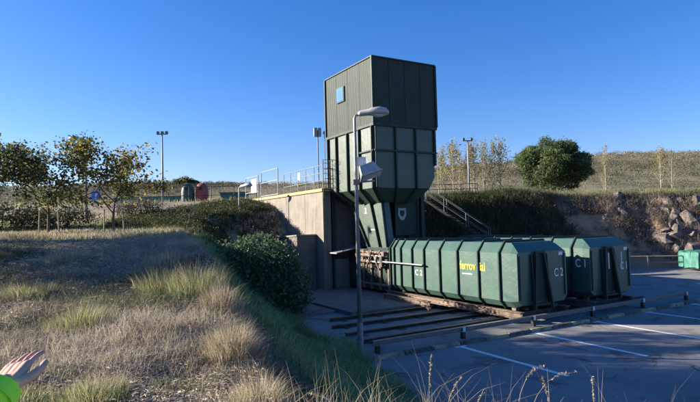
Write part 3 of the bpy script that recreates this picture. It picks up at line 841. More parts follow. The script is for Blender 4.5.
# ------------------------------------------------------------------ fences
def rail_fence(pts, hgt, rails, label, mt, name='metal_fence', r=0.03):
    root = empty(name, pts[0]); tag(root, label, 'fence')
    p0 = Vector(pts[0])
    for p in pts:
        q = Vector(p)-p0
        a = MB(); a.tube([q+Vector((0,0,-0.2)), q+Vector((0,0,hgt))], r, 8); a.build('post', mt, root)
    for f_ in rails:
        for i in range(len(pts)-1):
            q = Vector(pts[i])-p0; q2 = Vector(pts[i+1])-p0; z = Vector((0,0,hgt*f_))
            a = MB(); a.tube([q+z, q2+z], r*0.8, 8); a.build('rail', mt, root)
    return root
pts = [(-18.7+ i*1.85, 43.2, hz(-18.7+i*1.85,43.2)) for i in range(7)]
pts = [(x, y, 5.55) for x, y, z in pts]
rail_fence(pts, 1.5, (0.5, 0.97), 'dark two rail metal fence along the upper left terrace', M['dark_steel'])
rail_fence([(4.9+1.25*i, 41.0, 5.35) for i in range(5)], 1.2, (0.35, 0.66, 0.98), 'dark three rail fence on the bank above the steel stairs', M['dark_steel'])
rail_fence([(14.2+2.85*i, 36.7-0.45*i, 0.0) for i in range(6)], 1.0, (0.55, 0.96), 'pale wooden two rail fence at the foot of the rocky bank', M['stake'], 'rail_fence', 0.05)

# ------------------------------------------------------------------ bins, skip, signs on the upper terrace
def igloo(loc, mt, label):
    root = empty('recycling_bin', loc); tag(root, label, 'bin', 'recycling bins on the upper terrace')
    a = MB(); n = 20
    prof_ = [(0.56,0.0),(0.60,0.25),(0.60,1.1),(0.55,1.45),(0.42,1.68),(0.22,1.80),(0.05,1.83)]
    vs = []
    for (r_, z_) in prof_:
        for k in range(n):
            an = 2*math.pi*k/n; c_, s2 = math.cos(an), math.sin(an)
            f_ = 1/max(abs(c_),abs(s2))**0.45
            vs.append((r_*c_*f_*0.86, r_*s2*f_*0.86, z_))
    fs = [(i*n+k, i*n+(k+1)%n, (i+1)*n+(k+1)%n, (i+1)*n+k) for i in range(len(prof_)-1) for k in range(n)] + [tuple(range(n))[::-1], tuple((len(prof_)-1)*n+k for k in range(n))]
    a.add(vs, fs); a.build('shell', mt, root, smooth=True)
    a = MB(); a.tube([(0.0,-0.50,1.36),(0,-0.62,1.34)], 0.13, 12); a.build('deposit_hole', M['black'], root)
    return root
igloo((-13.45,44.0,5.55), M['bin_green'], 'dark green rounded recycling bin on the upper terrace')
igloo((-12.3,44.1,5.55), M['red'], 'red rounded recycling bin beside the dark green one')
sk = empty('skip_container', (-9.7,44.6,5.5), 0); tag(sk, 'small teal skip near the terrace fence, right of the red bin', 'skip')
a = MB(); a.prism([(-0.9,0.15),(0.9,0.15),(1.15,1.0),(-1.15,1.0)], 'y', -0.5, 0.5); a.build('body', M['teal'], sk, bevel=0.02)
a = MB(); a.box(-1.2,1.2,-0.55,0.55,1.003,1.06); a.build('lid', M['teal'], sk)
for x_ in (-0.6,0.6):
    a = MB(); a.box(x_-0.1,x_+0.1,-0.4,0.4,0.0,0.148); a.build('foot', M['dark_steel'], sk)
sk = empty('skip_container', (-17.6,46.6,5.5), 0); tag(sk, 'long low teal skip behind the left end of the terrace fence', 'skip')
a = MB(); a.prism([(-2.6,0.1),(2.6,0.1),(2.9,0.95),(-2.9,0.95)], 'y', -0.8, 0.8); a.build('body', M['teal'], sk, bevel=0.02)
for k in range(7):
    a = MB(); x_ = -2.3+0.77*k; a.box(x_-0.04,x_+0.04,-0.87,-0.803,0.12,0.93); a.build('rib', M['teal'], sk)
# signs on the left
sn = empty('road_sign', (-17.5,36.5,4.6), 0); tag(sn, 'blue square road sign with a round white sign below, behind the left trees', 'sign')
a = MB(); a.tube([(0,0,-0.4),(0,0,1.75)], 0.03, 8); a.build('post', M['galv'], sn)
a = MB(); a.box(-0.30,0.30,-0.05,-0.03,1.15,1.75); bs_ = a.build('square_sign', M['blue_sign'], sn)
a = MB(); a.box(-0.05,0.05,-0.062,-0.052,1.25,1.52); a.box(-0.03,0.15,-0.062,-0.052,1.53,1.60); a.build('white_symbol', M['white'], bs_)
a = MB(); a.tube([(0,-0.03,0.82),(0,-0.055,0.82)], 0.24, 20); rs_ = a.build('round_sign', M['red'], sn)
a = MB(); a.tube([(0,-0.056,0.82),(0,-0.065,0.82)], 0.17, 20); a.build('sign_face', M['white'], rs_)
a = MB(); a.tube([(0,0,-0.2),(0,0,0.80),(0,0,0.86)], [0.07,0.07,0.03], 10); o = a.build('bollard', M['white'], None, loc=(-14.1,32.0,4.35)); tag(o, 'small white bollard on the lawn right of the blue sign', 'bollard')

# tarp covered load at the right
tp = empty('covered_skip', (23.35,35.2,0.0), R(8)); tag(tp, 'skip under a crumpled green tarpaulin at the right edge of the yard', 'skip')
a = MB(); a.box(-1.05,1.5,-0.7,0.7,0.12,1.15); a.build('body', M['green_dark'], tp)
a = MB()
n1, n2 = 34, 30; vs = []
for i in range(n1+1):
    for j in range(n2+1):
        u = -1+2*i/n1; v_ = -1+2*j/n2
        m_ = max(abs(u),abs(v_)); 
        px = 0.22+1.45*math.copysign(min(1,abs(u)*1.35),u); py = 0.86*math.copysign(min(1,abs(v_)*1.35),v_)
        dr = max(0, max(abs(u),abs(v_))-0.74)/0.26
        nz = mnoise.noise(Vector((px*2.3,py*2.3+5,dr*1.2)))
        zz = 1.28+0.10*nz - 1.05*dr
        off = 0.09*mnoise.noise(Vector((px*5,py*5,dr*3+9)))
        vs.append((px+off*(1 if abs(u)>0.6 else 0.2), py+off, max(zz,0.06)))
fs = [(i*(n2+1)+j,(i+1)*(n2+1)+j,(i+1)*(n2+1)+j+1,i*(n2+1)+j+1) for i in range(n1) for j in range(n2)]
a.add(vs, fs); a.build('tarpaulin', M['tarp'], tp, smooth=True)

# ------------------------------------------------------------------ vegetation helpers
def leaf_quads(P, size, rng, flat=0.0, aspect=0.55, N=None):
    """rhombic leaves, one per point"""
    n = len(P)
    d = rng.normal(size=(n,3)); d[:,2] *= (1-flat); d /= np.linalg.norm(d,axis=1,keepdims=True)+1e-9
    e = rng.normal(size=(n,3)); e -= (e*d).sum(1,keepdims=True)*d; e /= np.linalg.norm(e,axis=1,keepdims=True)+1e-9
    s = (size*rng.uniform(0.6,1.3,n))[:,None] if np.isscalar(size) else size[:,None]
    nrm = np.cross(d, e)
    A = P-d*s*0.5; B = P+e*s*aspect*0.5+nrm*s*0.07; C = P+d*s*0.5; D = P-e*s*aspect*0.5+nrm*s*0.07
    V = np.stack([A,B,C,D],1).reshape(-1,3)
    F = np.arange(4*n).reshape(n,4)
    return V, F
def blades(P, h, wd, lean, az, segs=3, rng=rng):
    n = len(P); k = np.linspace(0,1,segs+1)
    dx_ = np.cos(az); dy_ = np.sin(az)
    V = np.zeros((n,segs+1,2,3))
    face = az + np.pi/2 + rng.normal(0,0.7,n)
    for i, t_ in enumerate(k):
        r_ = lean*h*t_**1.8
        z = h*t_*(1-0.35*np.clip(lean,0,1.5)*t_**2)
        cx = P[:,0]+dx_*r_; cy = P[:,1]+dy_*r_; cz = P[:,2]+z
        w_ = wd*(1-t_*0.92)*0.5
        for q, sg_ in enumerate((-1,1)):
            V[:,i,q,0] = cx+sg_*w_*np.cos(face); V[:,i,q,1] = cy+sg_*w_*np.sin(face); V[:,i,q,2] = cz
    idx = np.arange(n)[:,None]*(segs+1)*2 + np.arange(segs)[None,:]*2
    F = np.stack([idx, idx+1, idx+3, idx+2], 2).reshape(-1,4)
    return V.reshape(-1,3), F, (segs+1)*2
def lumpy_points(n, lobes, rng, shell=0.75):
    """points in the outer layers of a union of ellipsoid lobes"""
    w_ = np.array([l[3]*l[4] for l in lobes]); w_ = w_/w_.sum()
    ch_ = rng.choice(len(lobes), n, p=w_)
    L = np.array(lobes)
    d = rng.normal(size=(n,3)); d /= np.linalg.norm(d,axis=1,keepdims=True)
    r_ = (shell + (1-shell)*rng.random(n))**1.0 * (1+0.12*rng.normal(size=n))
    c = L[ch_]
    P = c[:,:3] + d*np.stack([c[:,3],c[:,3],c[:,4]],1)*r_[:,None]
    return P, ch_
def grow(rs, p, d, ln, rad, depth, segs, tips, spread=0.55, upb=0.15, ratio=0.72, kids=3):
    p = np.array(p, float); d = np.array(d, float)
    pts = [p.copy()]; 
    for k in range(3):
        d = d + rs.normal(0,0.10,3) + np.array([0,0,upb*0.3]); d /= np.linalg.norm(d)
        p = p + d*ln/3; pts.append(p.copy())
        if depth <= 1: tips.append((p.copy(), d.copy()))
    segs.append((pts, [rad, rad*0.9, rad*0.8, rad*0.68]))
    if depth == 0: return
    for k in range(kids):
        dd_ = d + rs.normal(0,spread,3) + np.array([0,0,upb]); dd_ /= np.linalg.norm(dd_)
        st_ = pts[-1] if k == 0 else pts[rs.integers(1,4)]
        grow(rs, st_, dd_, ln*ratio*rs.uniform(0.8,1.2), rad*0.62, depth-1, segs, tips, spread, upb, ratio, kids)
def branch_mesh(segs, name, mt, parent, n=6):
    a = MB()
    for pts, rad in segs: a.tube(pts, rad, n if rad[0] > 0.02 else 4, cap=False)
    return a.build(name, mt, parent, smooth=True, normals=False)

LM = {}
LM['tree_dark'] = leafmat('dark_tree_leaves', [(0.0,(0.035,0.05,0.022)),(0.6,(0.08,0.10,0.04)),(1.0,(0.24,0.19,0.08))], 0.6)
LM['tree_yellow'] = leafmat('turning_tree_leaves', [(0.0,(0.05,0.07,0.025)),(0.45,(0.12,0.13,0.04)),(0.75,(0.40,0.30,0.07)),(1.0,(0.55,0.36,0.08))], 0.5)
LM['tree_pale'] = leafmat('pale_olive_leaves', [(0.0,(0.07,0.085,0.04)),(1.0,(0.17,0.17,0.08))], 0.35)
LM['laurel'] = leafmat('laurel_leaves', [(0.0,(0.035,0.07,0.04)),(0.5,(0.08,0.135,0.07)),(0.9,(0.14,0.20,0.10)),(1.0,(0.24,0.20,0.09))], 0.4, 0.4)
LM['pine'] = leafmat('pine_needles', [(0.0,(0.035,0.065,0.03)),(0.7,(0.105,0.155,0.06)),(1.0,(0.19,0.22,0.09))], 0.35, 0.6)
LM['poplar'] = leafmat('sparse_yellow_leaves', [(0.0,(0.13,0.12,0.05)),(0.6,(0.27,0.24,0.09)),(1.0,(0.42,0.34,0.12))], 0.5)
LM['dry'] = leafmat('dry_grass', [(0.0,(0.20,0.16,0.10)),(0.5,(0.40,0.33,0.22)),(1.0,(0.62,0.54,0.38))], 0.4, 0.7)
LM['grass'] = leafmat('green_grass', [(0.0,(0.09,0.12,0.04)),(0.6,(0.22,0.26,0.09)),(1.0,(0.42,0.42,0.19))], 0.5, 0.6)
LM['cover'] = leafmat('shaded_green_cover', [(0.0,(0.07,0.13,0.045)),(0.5,(0.20,0.32,0.11)),(0.85,(0.34,0.44,0.18)),(1.0,(0.48,0.44,0.25))], 0.45, 0.6)
LM['mixed'] = leafmat('mixed_short_grass', [(0.0,(0.075,0.105,0.045)),(0.35,(0.15,0.145,0.09)),(0.6,(0.26,0.22,0.165)),(1.0,(0.46,0.40,0.31))], 0.4, 0.7)
LM['scrub'] = leafmat('bank_scrub', [(0.0,(0.06,0.048,0.038)),(0.5,(0.12,0.10,0.075)),(0.8,(0.17,0.15,0.09)),(1.0,(0.13,0.14,0.06))], 0.25, 0.8)
LM['scrub_green'] = leafmat('dark_green_scrub', [(0.0,(0.03,0.04,0.018)),(0.6,(0.065,0.075,0.03)),(1.0,(0.12,0.11,0.05))], 0.25, 0.8)
LM['hill'] = leafmat('hill_scrub', [(0.0,(0.04,0.048,0.028)),(0.25,(0.09,0.088,0.055)),(0.6,(0.19,0.17,0.12)),(1.0,(0.31,0.27,0.20))], 0.15, 0.9)
LM['litter'] = leafmat('dead_litter', [(0.0,(0.16,0.125,0.10)),(0.5,(0.40,0.33,0.25)),(1.0,(0.70,0.62,0.50))], 0.25, 0.8)

def leaf_object(name, P, size, mt, parent, seed, flat=0.0, aspect=0.55, val=None, zero=None):
    r_ = np.random.default_rng(seed)
    V, F = leaf_quads(P, size, r_, flat, aspect)
    v_ = r_.random(len(P)) if val is None else val
    return np_mesh(name, V, F, mt, parent, attr={'v': np.repeat(v_, 4)})

def broadleaf(loc, seed, trunk_h, crown_r, n_leaf, leaf, mt, label, group=None, lean=0.0, cat='tree', bark='bark', kids=3, depth=4, upb=0.15, stakes=0, jit=0.25, trunk_r=0.06, name='broadleaf_tree', spread=0.6):
    rs = np.random.default_rng(seed)
    root = empty(name, loc, 0); tag(root, label, cat, group)
    segs = []; tips = []
    tr = [np.array([0,0,-0.25])]; p = np.array([0,0,0.0]); tr.append(p.copy())
    for k in range(3):
        p = p + np.array([lean*0.3+rs.normal(0,0.03), rs.normal(0,0.03), trunk_h/3]); tr.append(p.copy())
    segs.append((tr, [trunk_r*1.25, trunk_r, trunk_r*0.92, trunk_r*0.85, trunk_r*0.78]))
    for k in range(kids+1):
        an = 2*math.pi*k/(kids+1)+rs.uniform(-.4,.4)
        d = np.array([math.cos(an)*0.75, math.sin(an)*0.75, 0.75+upb])
        st_ = tr[-1] if k < kids else tr[-2]
        grow(rs, st_, d/np.linalg.norm(d), crown_r*0.62, trunk_r*0.6, depth-1, segs, tips, spread, upb, 0.70, kids)
    branch_mesh(segs, 'trunk', M[bark], root)
    T = np.array([t_[0] for t_ in tips])
    idx = rs.integers(0, len(T), n_leaf)
    P = T[idx] + np.clip(rs.normal(0, jit, (n_leaf,3)),-1.9*jit,1.9*jit)*np.array([1,1,0.8])
    top_ = np.percentile(P[:,2], 99.6); P = P[P[:,2] < top_]; idx = idx[:len(P)]; n_leaf = len(P)
    leaf_object('crown', P, leaf, mt, root, seed+1, 0.2, 0.6, val=np.clip(rs.normal(0.5,0.25,n_leaf)+0.15*np.sin(idx*0.37),0,1))
    for k in range(stakes):
        x_ = (-0.35,0.35)[k%2]
        a = MB(); a.tube([(x_,0.05,-0.2),(x_*0.9,0.05,trunk_h*0.8)], 0.022, 6); a.build('stake', M['stake'], root)
    return root

#VEG
# ------------------------------------------------------------------ left trees
GT = 'trees on the left mound'
broadleaf((-10.27,18.0,hz(-10.27,18)), 3, 1.05, 1.95, 5600, 0.125, LM['tree_dark'], 'dense dark tree at the left, supported by two stakes', None, stakes=2, upb=0.02, jit=0.17, spread=0.85, trunk_r=0.045)
broadleaf((-8.06,18.0,hz(-8.06,18)), 9, 1.1, 1.6, 2700, 0.125, LM['tree_yellow'], 'thin tree with turning yellow leaves, right of the dense dark tree', None, stakes=2, lean=0.12, upb=0.04, jit=0.13, spread=0.85, trunk_r=0.04)
broadleaf((-15.0,21.0,hz(-15.0,21.0)), 15, 1.1, 1.9, 6000, 0.12, LM['tree_pale'], 'pale olive green tree cut by the left edge of the view', None, upb=0.05, jit=0.2, spread=0.85, trunk_r=0.05)
# trees left of the frame that cast the shade over the mound and the yard
for k, (x_, y_, th, cr, nl) in enumerate(((-14.8,15.4,2.4,2.9,9000),(-12.6,13.0,1.8,2.1,7000),(-21.5,15.0,3.6,3.2,8000),(-18.5,13.8,3.8,3.4,9000))):
    broadleaf((x_,y_,hz(x_,y_)), 40+k, th, cr, nl, 0.17, LM['tree_dark'],
              ['dark tree just beyond the left edge of the view, nearest the mound','small dark tree left of the mound, outside the view','tall dark tree further left behind the others','tall dark tree farthest left, outside the view'][k], 'shade trees left of the mound', upb=0.2, jit=0.36, trunk_r=0.11)

# ------------------------------------------------------------------ laurel bush behind the mound
def bush(loc, lobes, n, leaf, mt, label, seed, name='shrub', cat='shrub', shell=0.72, group=None, aspect=0.5, stems=6, flat=0.1, inner=0.25):
    rs = np.random.default_rng(seed)
    root = empty(name, loc); tag(root, label, cat, group)
    P, ch_ = lumpy_points(n, lobes, rs, shell)
    # break the lobes into smaller clumps
    big = rs.normal(size=(len(P),3))
    q = np.sin(P[:,0]*5.1+seed)*np.sin(P[:,1]*4.7+1.3)*np.sin(P[:,2]*5.6+0.4)
    keep = (q > -0.25) | (rs.random(len(P)) < 0.30)
    P = P[keep]; q = q[keep]
    P = P[P[:,2] > 0.02]; 
    leaf_object('foliage', P, leaf, mt, root, seed+5, flat, aspect)
    segs = []; tips = []
    hh = max(l[2] for l in lobes)
    for k in range(stems):
        an = 2*math.pi*k/stems
        d = np.array([math.cos(an)*0.6, math.sin(an)*0.6, 1.0]); d /= np.linalg.norm(d)
        grow(rs, (0.15*math.cos(an),0.15*math.sin(an),-0.1), d, hh*0.75, 0.03, 1, segs, tips, 0.4, 0.1, 0.7, 3)
    branch_mesh(segs, 'stems', M['bark'], root, 5)
    return root
lob = [(0,0,1.5,1.75,1.5),(-0.9,-0.2,1.2,1.2,1.3),(0.95,-0.1,1.2,1.2,1.3),(0.25,-0.5,2.4,1.1,1.0),(-0.7,0,2.25,0.95,0.9),(0.9,0.1,2.2,0.8,0.85),(0.1,-0.9,1.0,1.4,1.1),(1.2,-0.4,0.7,1.0,0.8),(-1.3,-0.5,0.7,1.0,0.8)]
bush((-4.05,22.0,0.0), [(a_*1.1,b_,c_,d_*1.08,e_) for (a_,b_,c_,d_,e_) in lob], 19000, 0.16, LM['laurel'], 'big dense laurel bush between the mound and the concrete wall', 70, 'laurel_bush', 'bush')
# ------------------------------------------------------------------ round pine
lob = [(0,0,2.8,2.7,2.3),(0,0,2.8,1.9,1.7)]
rs = np.random.default_rng(5)
for k in range(40):
    an = rs.uniform(0,2*math.pi); el = rs.uniform(-0.8,1.25)
    rr_ = rs.uniform(0.88,1.03); lob.append((2.9*rr_*math.cos(an)*math.cos(el), 2.9*rr_*math.sin(an)*math.cos(el), 2.85+2.25*rr_*math.sin(el), rs.uniform(0.55,1.1), rs.uniform(0.45,0.85)))
pr = bush((20.0,52.0,hz(20.0,52.0)-0.1), lob, 52000, 0.28, LM['pine'], 'round dark green pine on the meadow right of the tower', 81, 'pine_tree', 'tree', shell=0.6, aspect=0.22, stems=0)
for ch_ in list(pr.children):
    if ch_.name.startswith('stems'): bpy.data.objects.remove(ch_)
    elif ch_.name.startswith('foliage'): ch_.name = 'crown'
pr.scale = (1.07,1.07,1.02)
a = MB(); a.tube([(0,0,-0.3),(0.05,0,1.2),(0,0,3.5)], [0.22,0.18,0.08], 10); a.build('trunk', M['bark'], pr, smooth=True)
# ------------------------------------------------------------------ young poplars
def poplar(seed, hgt, nl=700, wdt=0.75):
    rs = np.random.default_rng(seed)
    root = empty('poplar_tree', (0,0,0))
    segs = [([np.array([0,0,-0.2]), np.array([rs.normal(0,.04),0,hgt*0.3]), np.array([rs.normal(0,.08),rs.normal(0,.05),hgt*0.7]), np.array([rs.normal(0,.12),0,hgt])], [0.07,0.055,0.03,0.01])]
    P = []
    for k in range(30):
        z_ = hgt*rs.uniform(0.12,0.95); an = rs.uniform(0,2*math.pi); ln = (hgt*0.26*(1.12-z_/hgt)+0.25)*rs.uniform(0.7,1.2)*wdt/0.75
        p0 = np.array([0,0,z_]); d = np.array([math.cos(an)*0.55, math.sin(an)*0.55, 0.9])
        p1 = p0+d*ln*0.5; p2 = p0+d*ln+np.array([0,0,ln*0.25])
        segs.append(([p0,p1,p2],[0.022,0.014,0.005]))
        for m_ in range(nl//30):
            f_ = rs.uniform(0.25,1.05); P.append(p0+d*ln*f_+rs.normal(0,0.16,3))
    branch_mesh(segs, 'trunk', M['palebark'], root, 5)
    leaf_object('crown', np.array(P), 0.15, LM['poplar'], root, seed+3, 0.1, 0.8)
    return root
protos = [poplar(101, 7.0, 420), poplar(102, 6.2, 600, 0.9), poplar(103, 7.6, 360)]
used = set()
spots = []
rs = np.random.default_rng(77)
for k in range(17):
    y_ = rs.uniform(54,66); x_ = (0.165+0.0072*k+rs.uniform(-0.006,0.006))*y_*1.02
    spots.append((x_, y_, rs.uniform(0.72,1.08), 0))
spots += [(33.9,70,0.88,1),(30.6,74,0.66,1),(41.2,70,1.05,1),(44.5,73,0.8,1),(25.9,63,0.95,1),(37.5,78,0.62,1)]
used = set()
RANK = {k: r_ for r_, k in enumerate(sorted(range(17), key=lambda q: spots[q][0]/spots[q][1]))}
for k, (x_, y_, s_, kd) in enumerate(spots):
    i_ = k % 3
    if i_ not in used: o = protos[i_]; used.add(i_)
    else: o = copy_tree(protos[i_])
    o.location = (x_, y_, hz(x_, y_)); o.scale = (s_*1.05, s_*1.05, s_); o.rotation_euler = (0,0,k*1.7)
    ORD = ['first','second','third','fourth','fifth','sixth','seventh','eighth','ninth','tenth','eleventh','twelfth','thirteenth','fourteenth','fifteenth','sixteenth','seventeenth']
    if kd == 0: tag(o, ORD[RANK[k]]+' bare poplar from the left in the row between tower and pine', 'tree', 'young poplars left of the pine')
    else: tag(o, ['pale young poplar standing alone right of the round pine','short pale poplar just left of the lone one right of the pine','tallest pale poplar near the right edge, before the hill','short pale poplar at the far right of the meadow','thin poplar rising behind the round pine','small far poplar between the two pale ones'][k-17], 'tree', 'poplars right of the pine')

# ------------------------------------------------------------------ boulders in the right bank
def boulder(seed, sx, sy, sz):
    rs = np.random.default_rng(seed); bm = bmesh.new()
    for k in range(24):
        d = rs.normal(size=3); d /= np.max(np.abs(d))**0.75*np.linalg.norm(d)**0.25; r_ = rs.uniform(0.7,1.05)
        bm.verts.new((d[0]*sx*r_, d[1]*sy*r_, d[2]*sz*r_))
    res = bmesh.ops.convex_hull(bm, input=bm.verts)
    bmesh.ops.delete(bm, geom=[g for g in res['geom_interior'] if isinstance(g, bmesh.types.BMVert)], context='VERTS')
    me = bpy.data.meshes.new('boulder'); bm.to_mesh(me); bm.free(); me.materials.append(M['rock'])
    return me
bms = [boulder(200+k, *d) for k, d in enumerate(((0.5,0.4,0.9),(0.8,0.6,0.6),(0.6,0.5,0.5),(0.4,0.4,0.65),(0.9,0.6,0.45)))]
rs = np.random.default_rng(31)
bl = [((24.3,39.7),1.25,0,'tall pale upright boulder in the right rocky bank'),((22.7,38.9),0.95,1,'broad grey boulder at the bank foot, left of the upright one'),
      ((23.3,40.6),0.9,2,'grey block on the bank top behind the upright boulder')]
for k in range(52):
    x_ = rs.uniform(16.5,24) if k>=36 else rs.uniform(17.5,30) if k<7 else rs.uniform(20.5,29.5); y_ = 38.2+ (0 if x_<22 else -(x_-22)*0.33) + rs.uniform(0.4,4.0)
    bl.append(((x_,y_), rs.uniform(0.5,1.35) if (x_>20.5 and k<36) else rs.uniform(0.3,0.55), int(rs.integers(0,5)), None))
bl.sort(key=lambda q: q[0][0]/q[0][1])
NUM = ['%s' % w_ for w_ in 'first second third fourth fifth sixth seventh eighth ninth tenth eleventh twelfth thirteenth fourteenth fifteenth sixteenth seventeenth eighteenth nineteenth twentieth'.split()] + ['twenty-'+w_ for w_ in 'first second third fourth fifth sixth seventh eighth ninth'.split()] + ['thirtieth'] + ['thirty-'+w_ for w_ in 'first second third fourth fifth sixth seventh eighth ninth'.split()] + ['fortieth'] + ['forty-'+w_ for w_ in 'first second third fourth fifth sixth seventh eighth ninth'.split()] + ['fiftieth'] + ['fifty-'+w_ for w_ in 'first second third fourth fifth'.split()]
SHAPE = ['upright narrow','broad flat','squarish','small upright','long low']
for bi, (xy, s_, i_, lb) in enumerate(bl):
    o = bpy.data.objects.new('boulder', bms[i_]); col.objects.link(o)
    o.location = (xy[0], xy[1], hz(*xy)-0.24*s_); o.scale = (s_,s_*1.15,s_*0.95); o.rotation_euler = (rs.uniform(-.3,.3), rs.uniform(-.3,.3), rs.uniform(0,6.2))
    tag(o, lb or '%s angular boulder, %s from the left in the rocky right bank' % (SHAPE[i_], NUM[bi]), 'boulder', 'boulders in the right bank')

# ------------------------------------------------------------------ shrubs on the terrace edge
lobs = [(0,0,0.5,0.8,0.5),(-0.7,0,0.35,0.6,0.4),(0.7,0.1,0.4,0.6,0.45)]
for k, (x_, y_, s_, lb, mt) in enumerate(((-12.6,31.5,1.3,'wide dry shrub on the slope crest below the terrace fence','scrub'),(-9.9,31.0,0.8,'small dry shrub right of the wide one, below the red bin','scrub'),
        (-17.5,27.0,1.7,'dark hedge shrub behind the dense left tree','scrub_green'),(-14.6,26.5,1.5,'dark shrub behind the two staked trees','scrub_green'),(-20.5,26.0,2.0,'big dark shrub at the left edge behind the trees','scrub_green'),
        (12.5,43.2,1.3,'dark round shrub on the crest of the right bank, left of the pine','scrub_green'),(9.0,42.0,1.1,'dark shrub on the bank above the stairs','scrub_green'))):
    z_ = hz(x_,y_)
    o = bush((x_,y_,z_-0.05), lobs, 2600, 0.11, LM[mt], lb, 300+k, 'dry_shrub' if mt=='scrub' else 'dark_shrub', 'shrub', 0.35, stems=4, aspect=0.35)
    o.scale = (s_,s_,s_)

# ------------------------------------------------------------------ scrub on the banks (stuff)
def scatter_xy(n, x0, x1, y0, y1, rs, cond):
    x_ = rs.uniform(x0,x1,n); y_ = rs.uniform(y0,y1,n)
    k = cond(x_, y_, rs)
    return x_[k], y_[k]
def clump_cloud(x_, y_, per, rad, hgt, rs):
    z_ = height(x_, y_); n = len(x_)
    s_ = rs.uniform(0.6,1.4,n)
    P = np.repeat(np.stack([x_,y_,z_],1), per, 0)
    ss = np.repeat(s_, per)
    o_ = rs.normal(size=(n*per,3)); o_ /= np.linalg.norm(o_,axis=1,keepdims=True); o_ *= rs.random((n*per,1))**0.4
    P = P + o_*np.stack([rad*ss, rad*ss, hgt*ss],1); P[:,2] += hgt*ss*0.55
    return P, np.repeat(rs.random(n), per)
rs = np.random.default_rng(55)
cond = lambda x,y,r: (lambda d: (d>0.3)&(d<np.where(x>13,4.9,7.5))&(np.hypot((x-18.0)/1.8,(y-40.2)/0.5)>1))(yard_dist(x,y))
x_, y_ = scatter_xy(4200, 3.5, 34, 32, 48, rs, cond)
P, cv = clump_cloud(x_, y_, 60, 0.40, 0.36, rs)
left = P[:,0] < 15 + 2*np.sin(P[:,1])
val = np.clip(cv*0.7+0.3*rs.random(len(P)),0,1)
o = leaf_object('bank_scrub', P[~left], 0.13, LM['scrub'], None, 1, 0.0, 0.22, val[~left]); tag(o, 'brown dry scrub covering the rocky right bank', 'scrub', kind='stuff')
o = leaf_object('bank_scrub', P[left], 0.14, LM['scrub_green'], None, 2, 0.0, 0.35, val[left]); tag(o, 'dark green scrub on the shaded bank behind the containers', 'scrub', kind='stuff')
def twigs(name, n, cx0, cx1, cy0, cy1, cnd, mt, label, h0=0.25, h1=0.8, wd=0.03, gaps=0.0):
    x_ = rs.uniform(cx0,cx1,n); y_ = rs.uniform(cy0,cy1,n)
    k = cnd(x_, y_) & (fbm(x_,y_,0.55,3,61) > gaps)
    x_, y_ = x_[k], y_[k]; m_ = len(x_)
    P = np.stack([x_,y_,height(x_,y_)-0.03],1)
    V,F,c = blades(P, rs.uniform(h0,h1,m_), np.full(m_,wd)*rs.uniform(0.6,1.3,m_), rs.uniform(0.0,0.9,m_), rs.uniform(0,6.28,m_), 2, rs)
    o = np_mesh(name, V, F, mt, attr={'v': np.repeat(np.clip(0.5+0.6*fbm(x_,y_,0.9,2,5)+rs.normal(0,0.2,m_),0,1),c)})
    tag(o, label, 'scrub', kind='stuff')
LM['twig'] = leafmat('purple_brown_twigs', [(0.0,(0.085,0.07,0.07)),(0.5,(0.20,0.165,0.15)),(0.85,(0.30,0.25,0.20)),(1.0,(0.30,0.28,0.13))], 0.3, 0.8)
twigs('twig_scrub', 90000, 12, 36, 33, 48, lambda x,y: (lambda d: (d>0.2)&(d<5.0+0.5*np.sin(x*1.7))&(np.hypot((x-18.0)/2.0,(y-40.2)/0.6)>1))(yard_dist(x,y)), LM['twig'], 'purple brown twiggy scrub over the sunlit right bank', gaps=-0.28)
twigs('green_twig_scrub', 50000, 3.3, 16, 32, 48, lambda x,y: (lambda d: (d>0.2)&(d<8))(yard_dist(x,y)), LM['scrub_green'], 'dense dark undergrowth on the bank right of the tower', h0=0.3, h1=1.0, wd=0.05, gaps=-0.5)
twigs('wall_side_scrub', 42000, -16, -2, 24, 42, lambda x,y: (yard_dist(x,y)>0.2)&(yard_dist(x,y)<9)&((x-ORG.x)*D2.x+(y-ORG.y)*D2.y<-1.35), LM['scrub_green'], 'dark undergrowth on the slope left of the concrete wall', h0=0.08, h1=0.34, wd=0.05, gaps=-0.5)
# slope left of the wall
cond = lambda x,y,r: (lambda d: (d>0.6)&(d<9)&(r.random(len(x))<0.9)&((x+5.6)*math.cos(TH)+(y-36.5)*math.sin(TH)<-0.9))(yard_dist(x,y))
x_, y_ = scatter_xy(1500, -20, -3.2, 26, 41, rs, cond)
P, cv = clump_cloud(x_, y_, 50, 0.40, 0.22, rs)
o = leaf_object('slope_scrub', P, 0.13, LM['scrub_green'], None, 3, 0.0, 0.35, np.clip(cv*0.7+0.3*rs.random(len(P)),0,1)); tag(o, 'low dark scrub on the slope below the upper terrace fence', 'scrub', kind='stuff')
# hill scrub
x_ = rs.uniform(-190,230,6400); y_ = 88+ (rs.random(6400)**0.8)*165
k = (np.abs(x_) < y_*0.80+10)
x_, y_ = x_[k], y_[k]
pt_ = fbm(x_, y_*0.6, 0.022, 4, 51)
k = rs.random(len(x_)) < np.clip(0.75+1.6*pt_,0.15,1)
x_, y_, pt_ = x_[k], y_[k], pt_[k]
P, cv = clump_cloud(x_, y_, 85, 1.9, 0.95, rs)
cv = np.clip(0.5*cv + 0.28 - 0.9*np.repeat(pt_, 85),0,1)
sizes = 0.11 + 0.0010*P[:,1]
o = leaf_object('hill_scrub', P, sizes*rs.uniform(0.7,1.3,len(P)), LM['hill'], None, 4, 0.0, 0.6, np.clip(cv*0.75+0.25*rs.random(len(P)),0,1)); tag(o, 'olive brown scrub covering the far hillside', 'scrub', kind='stuff')
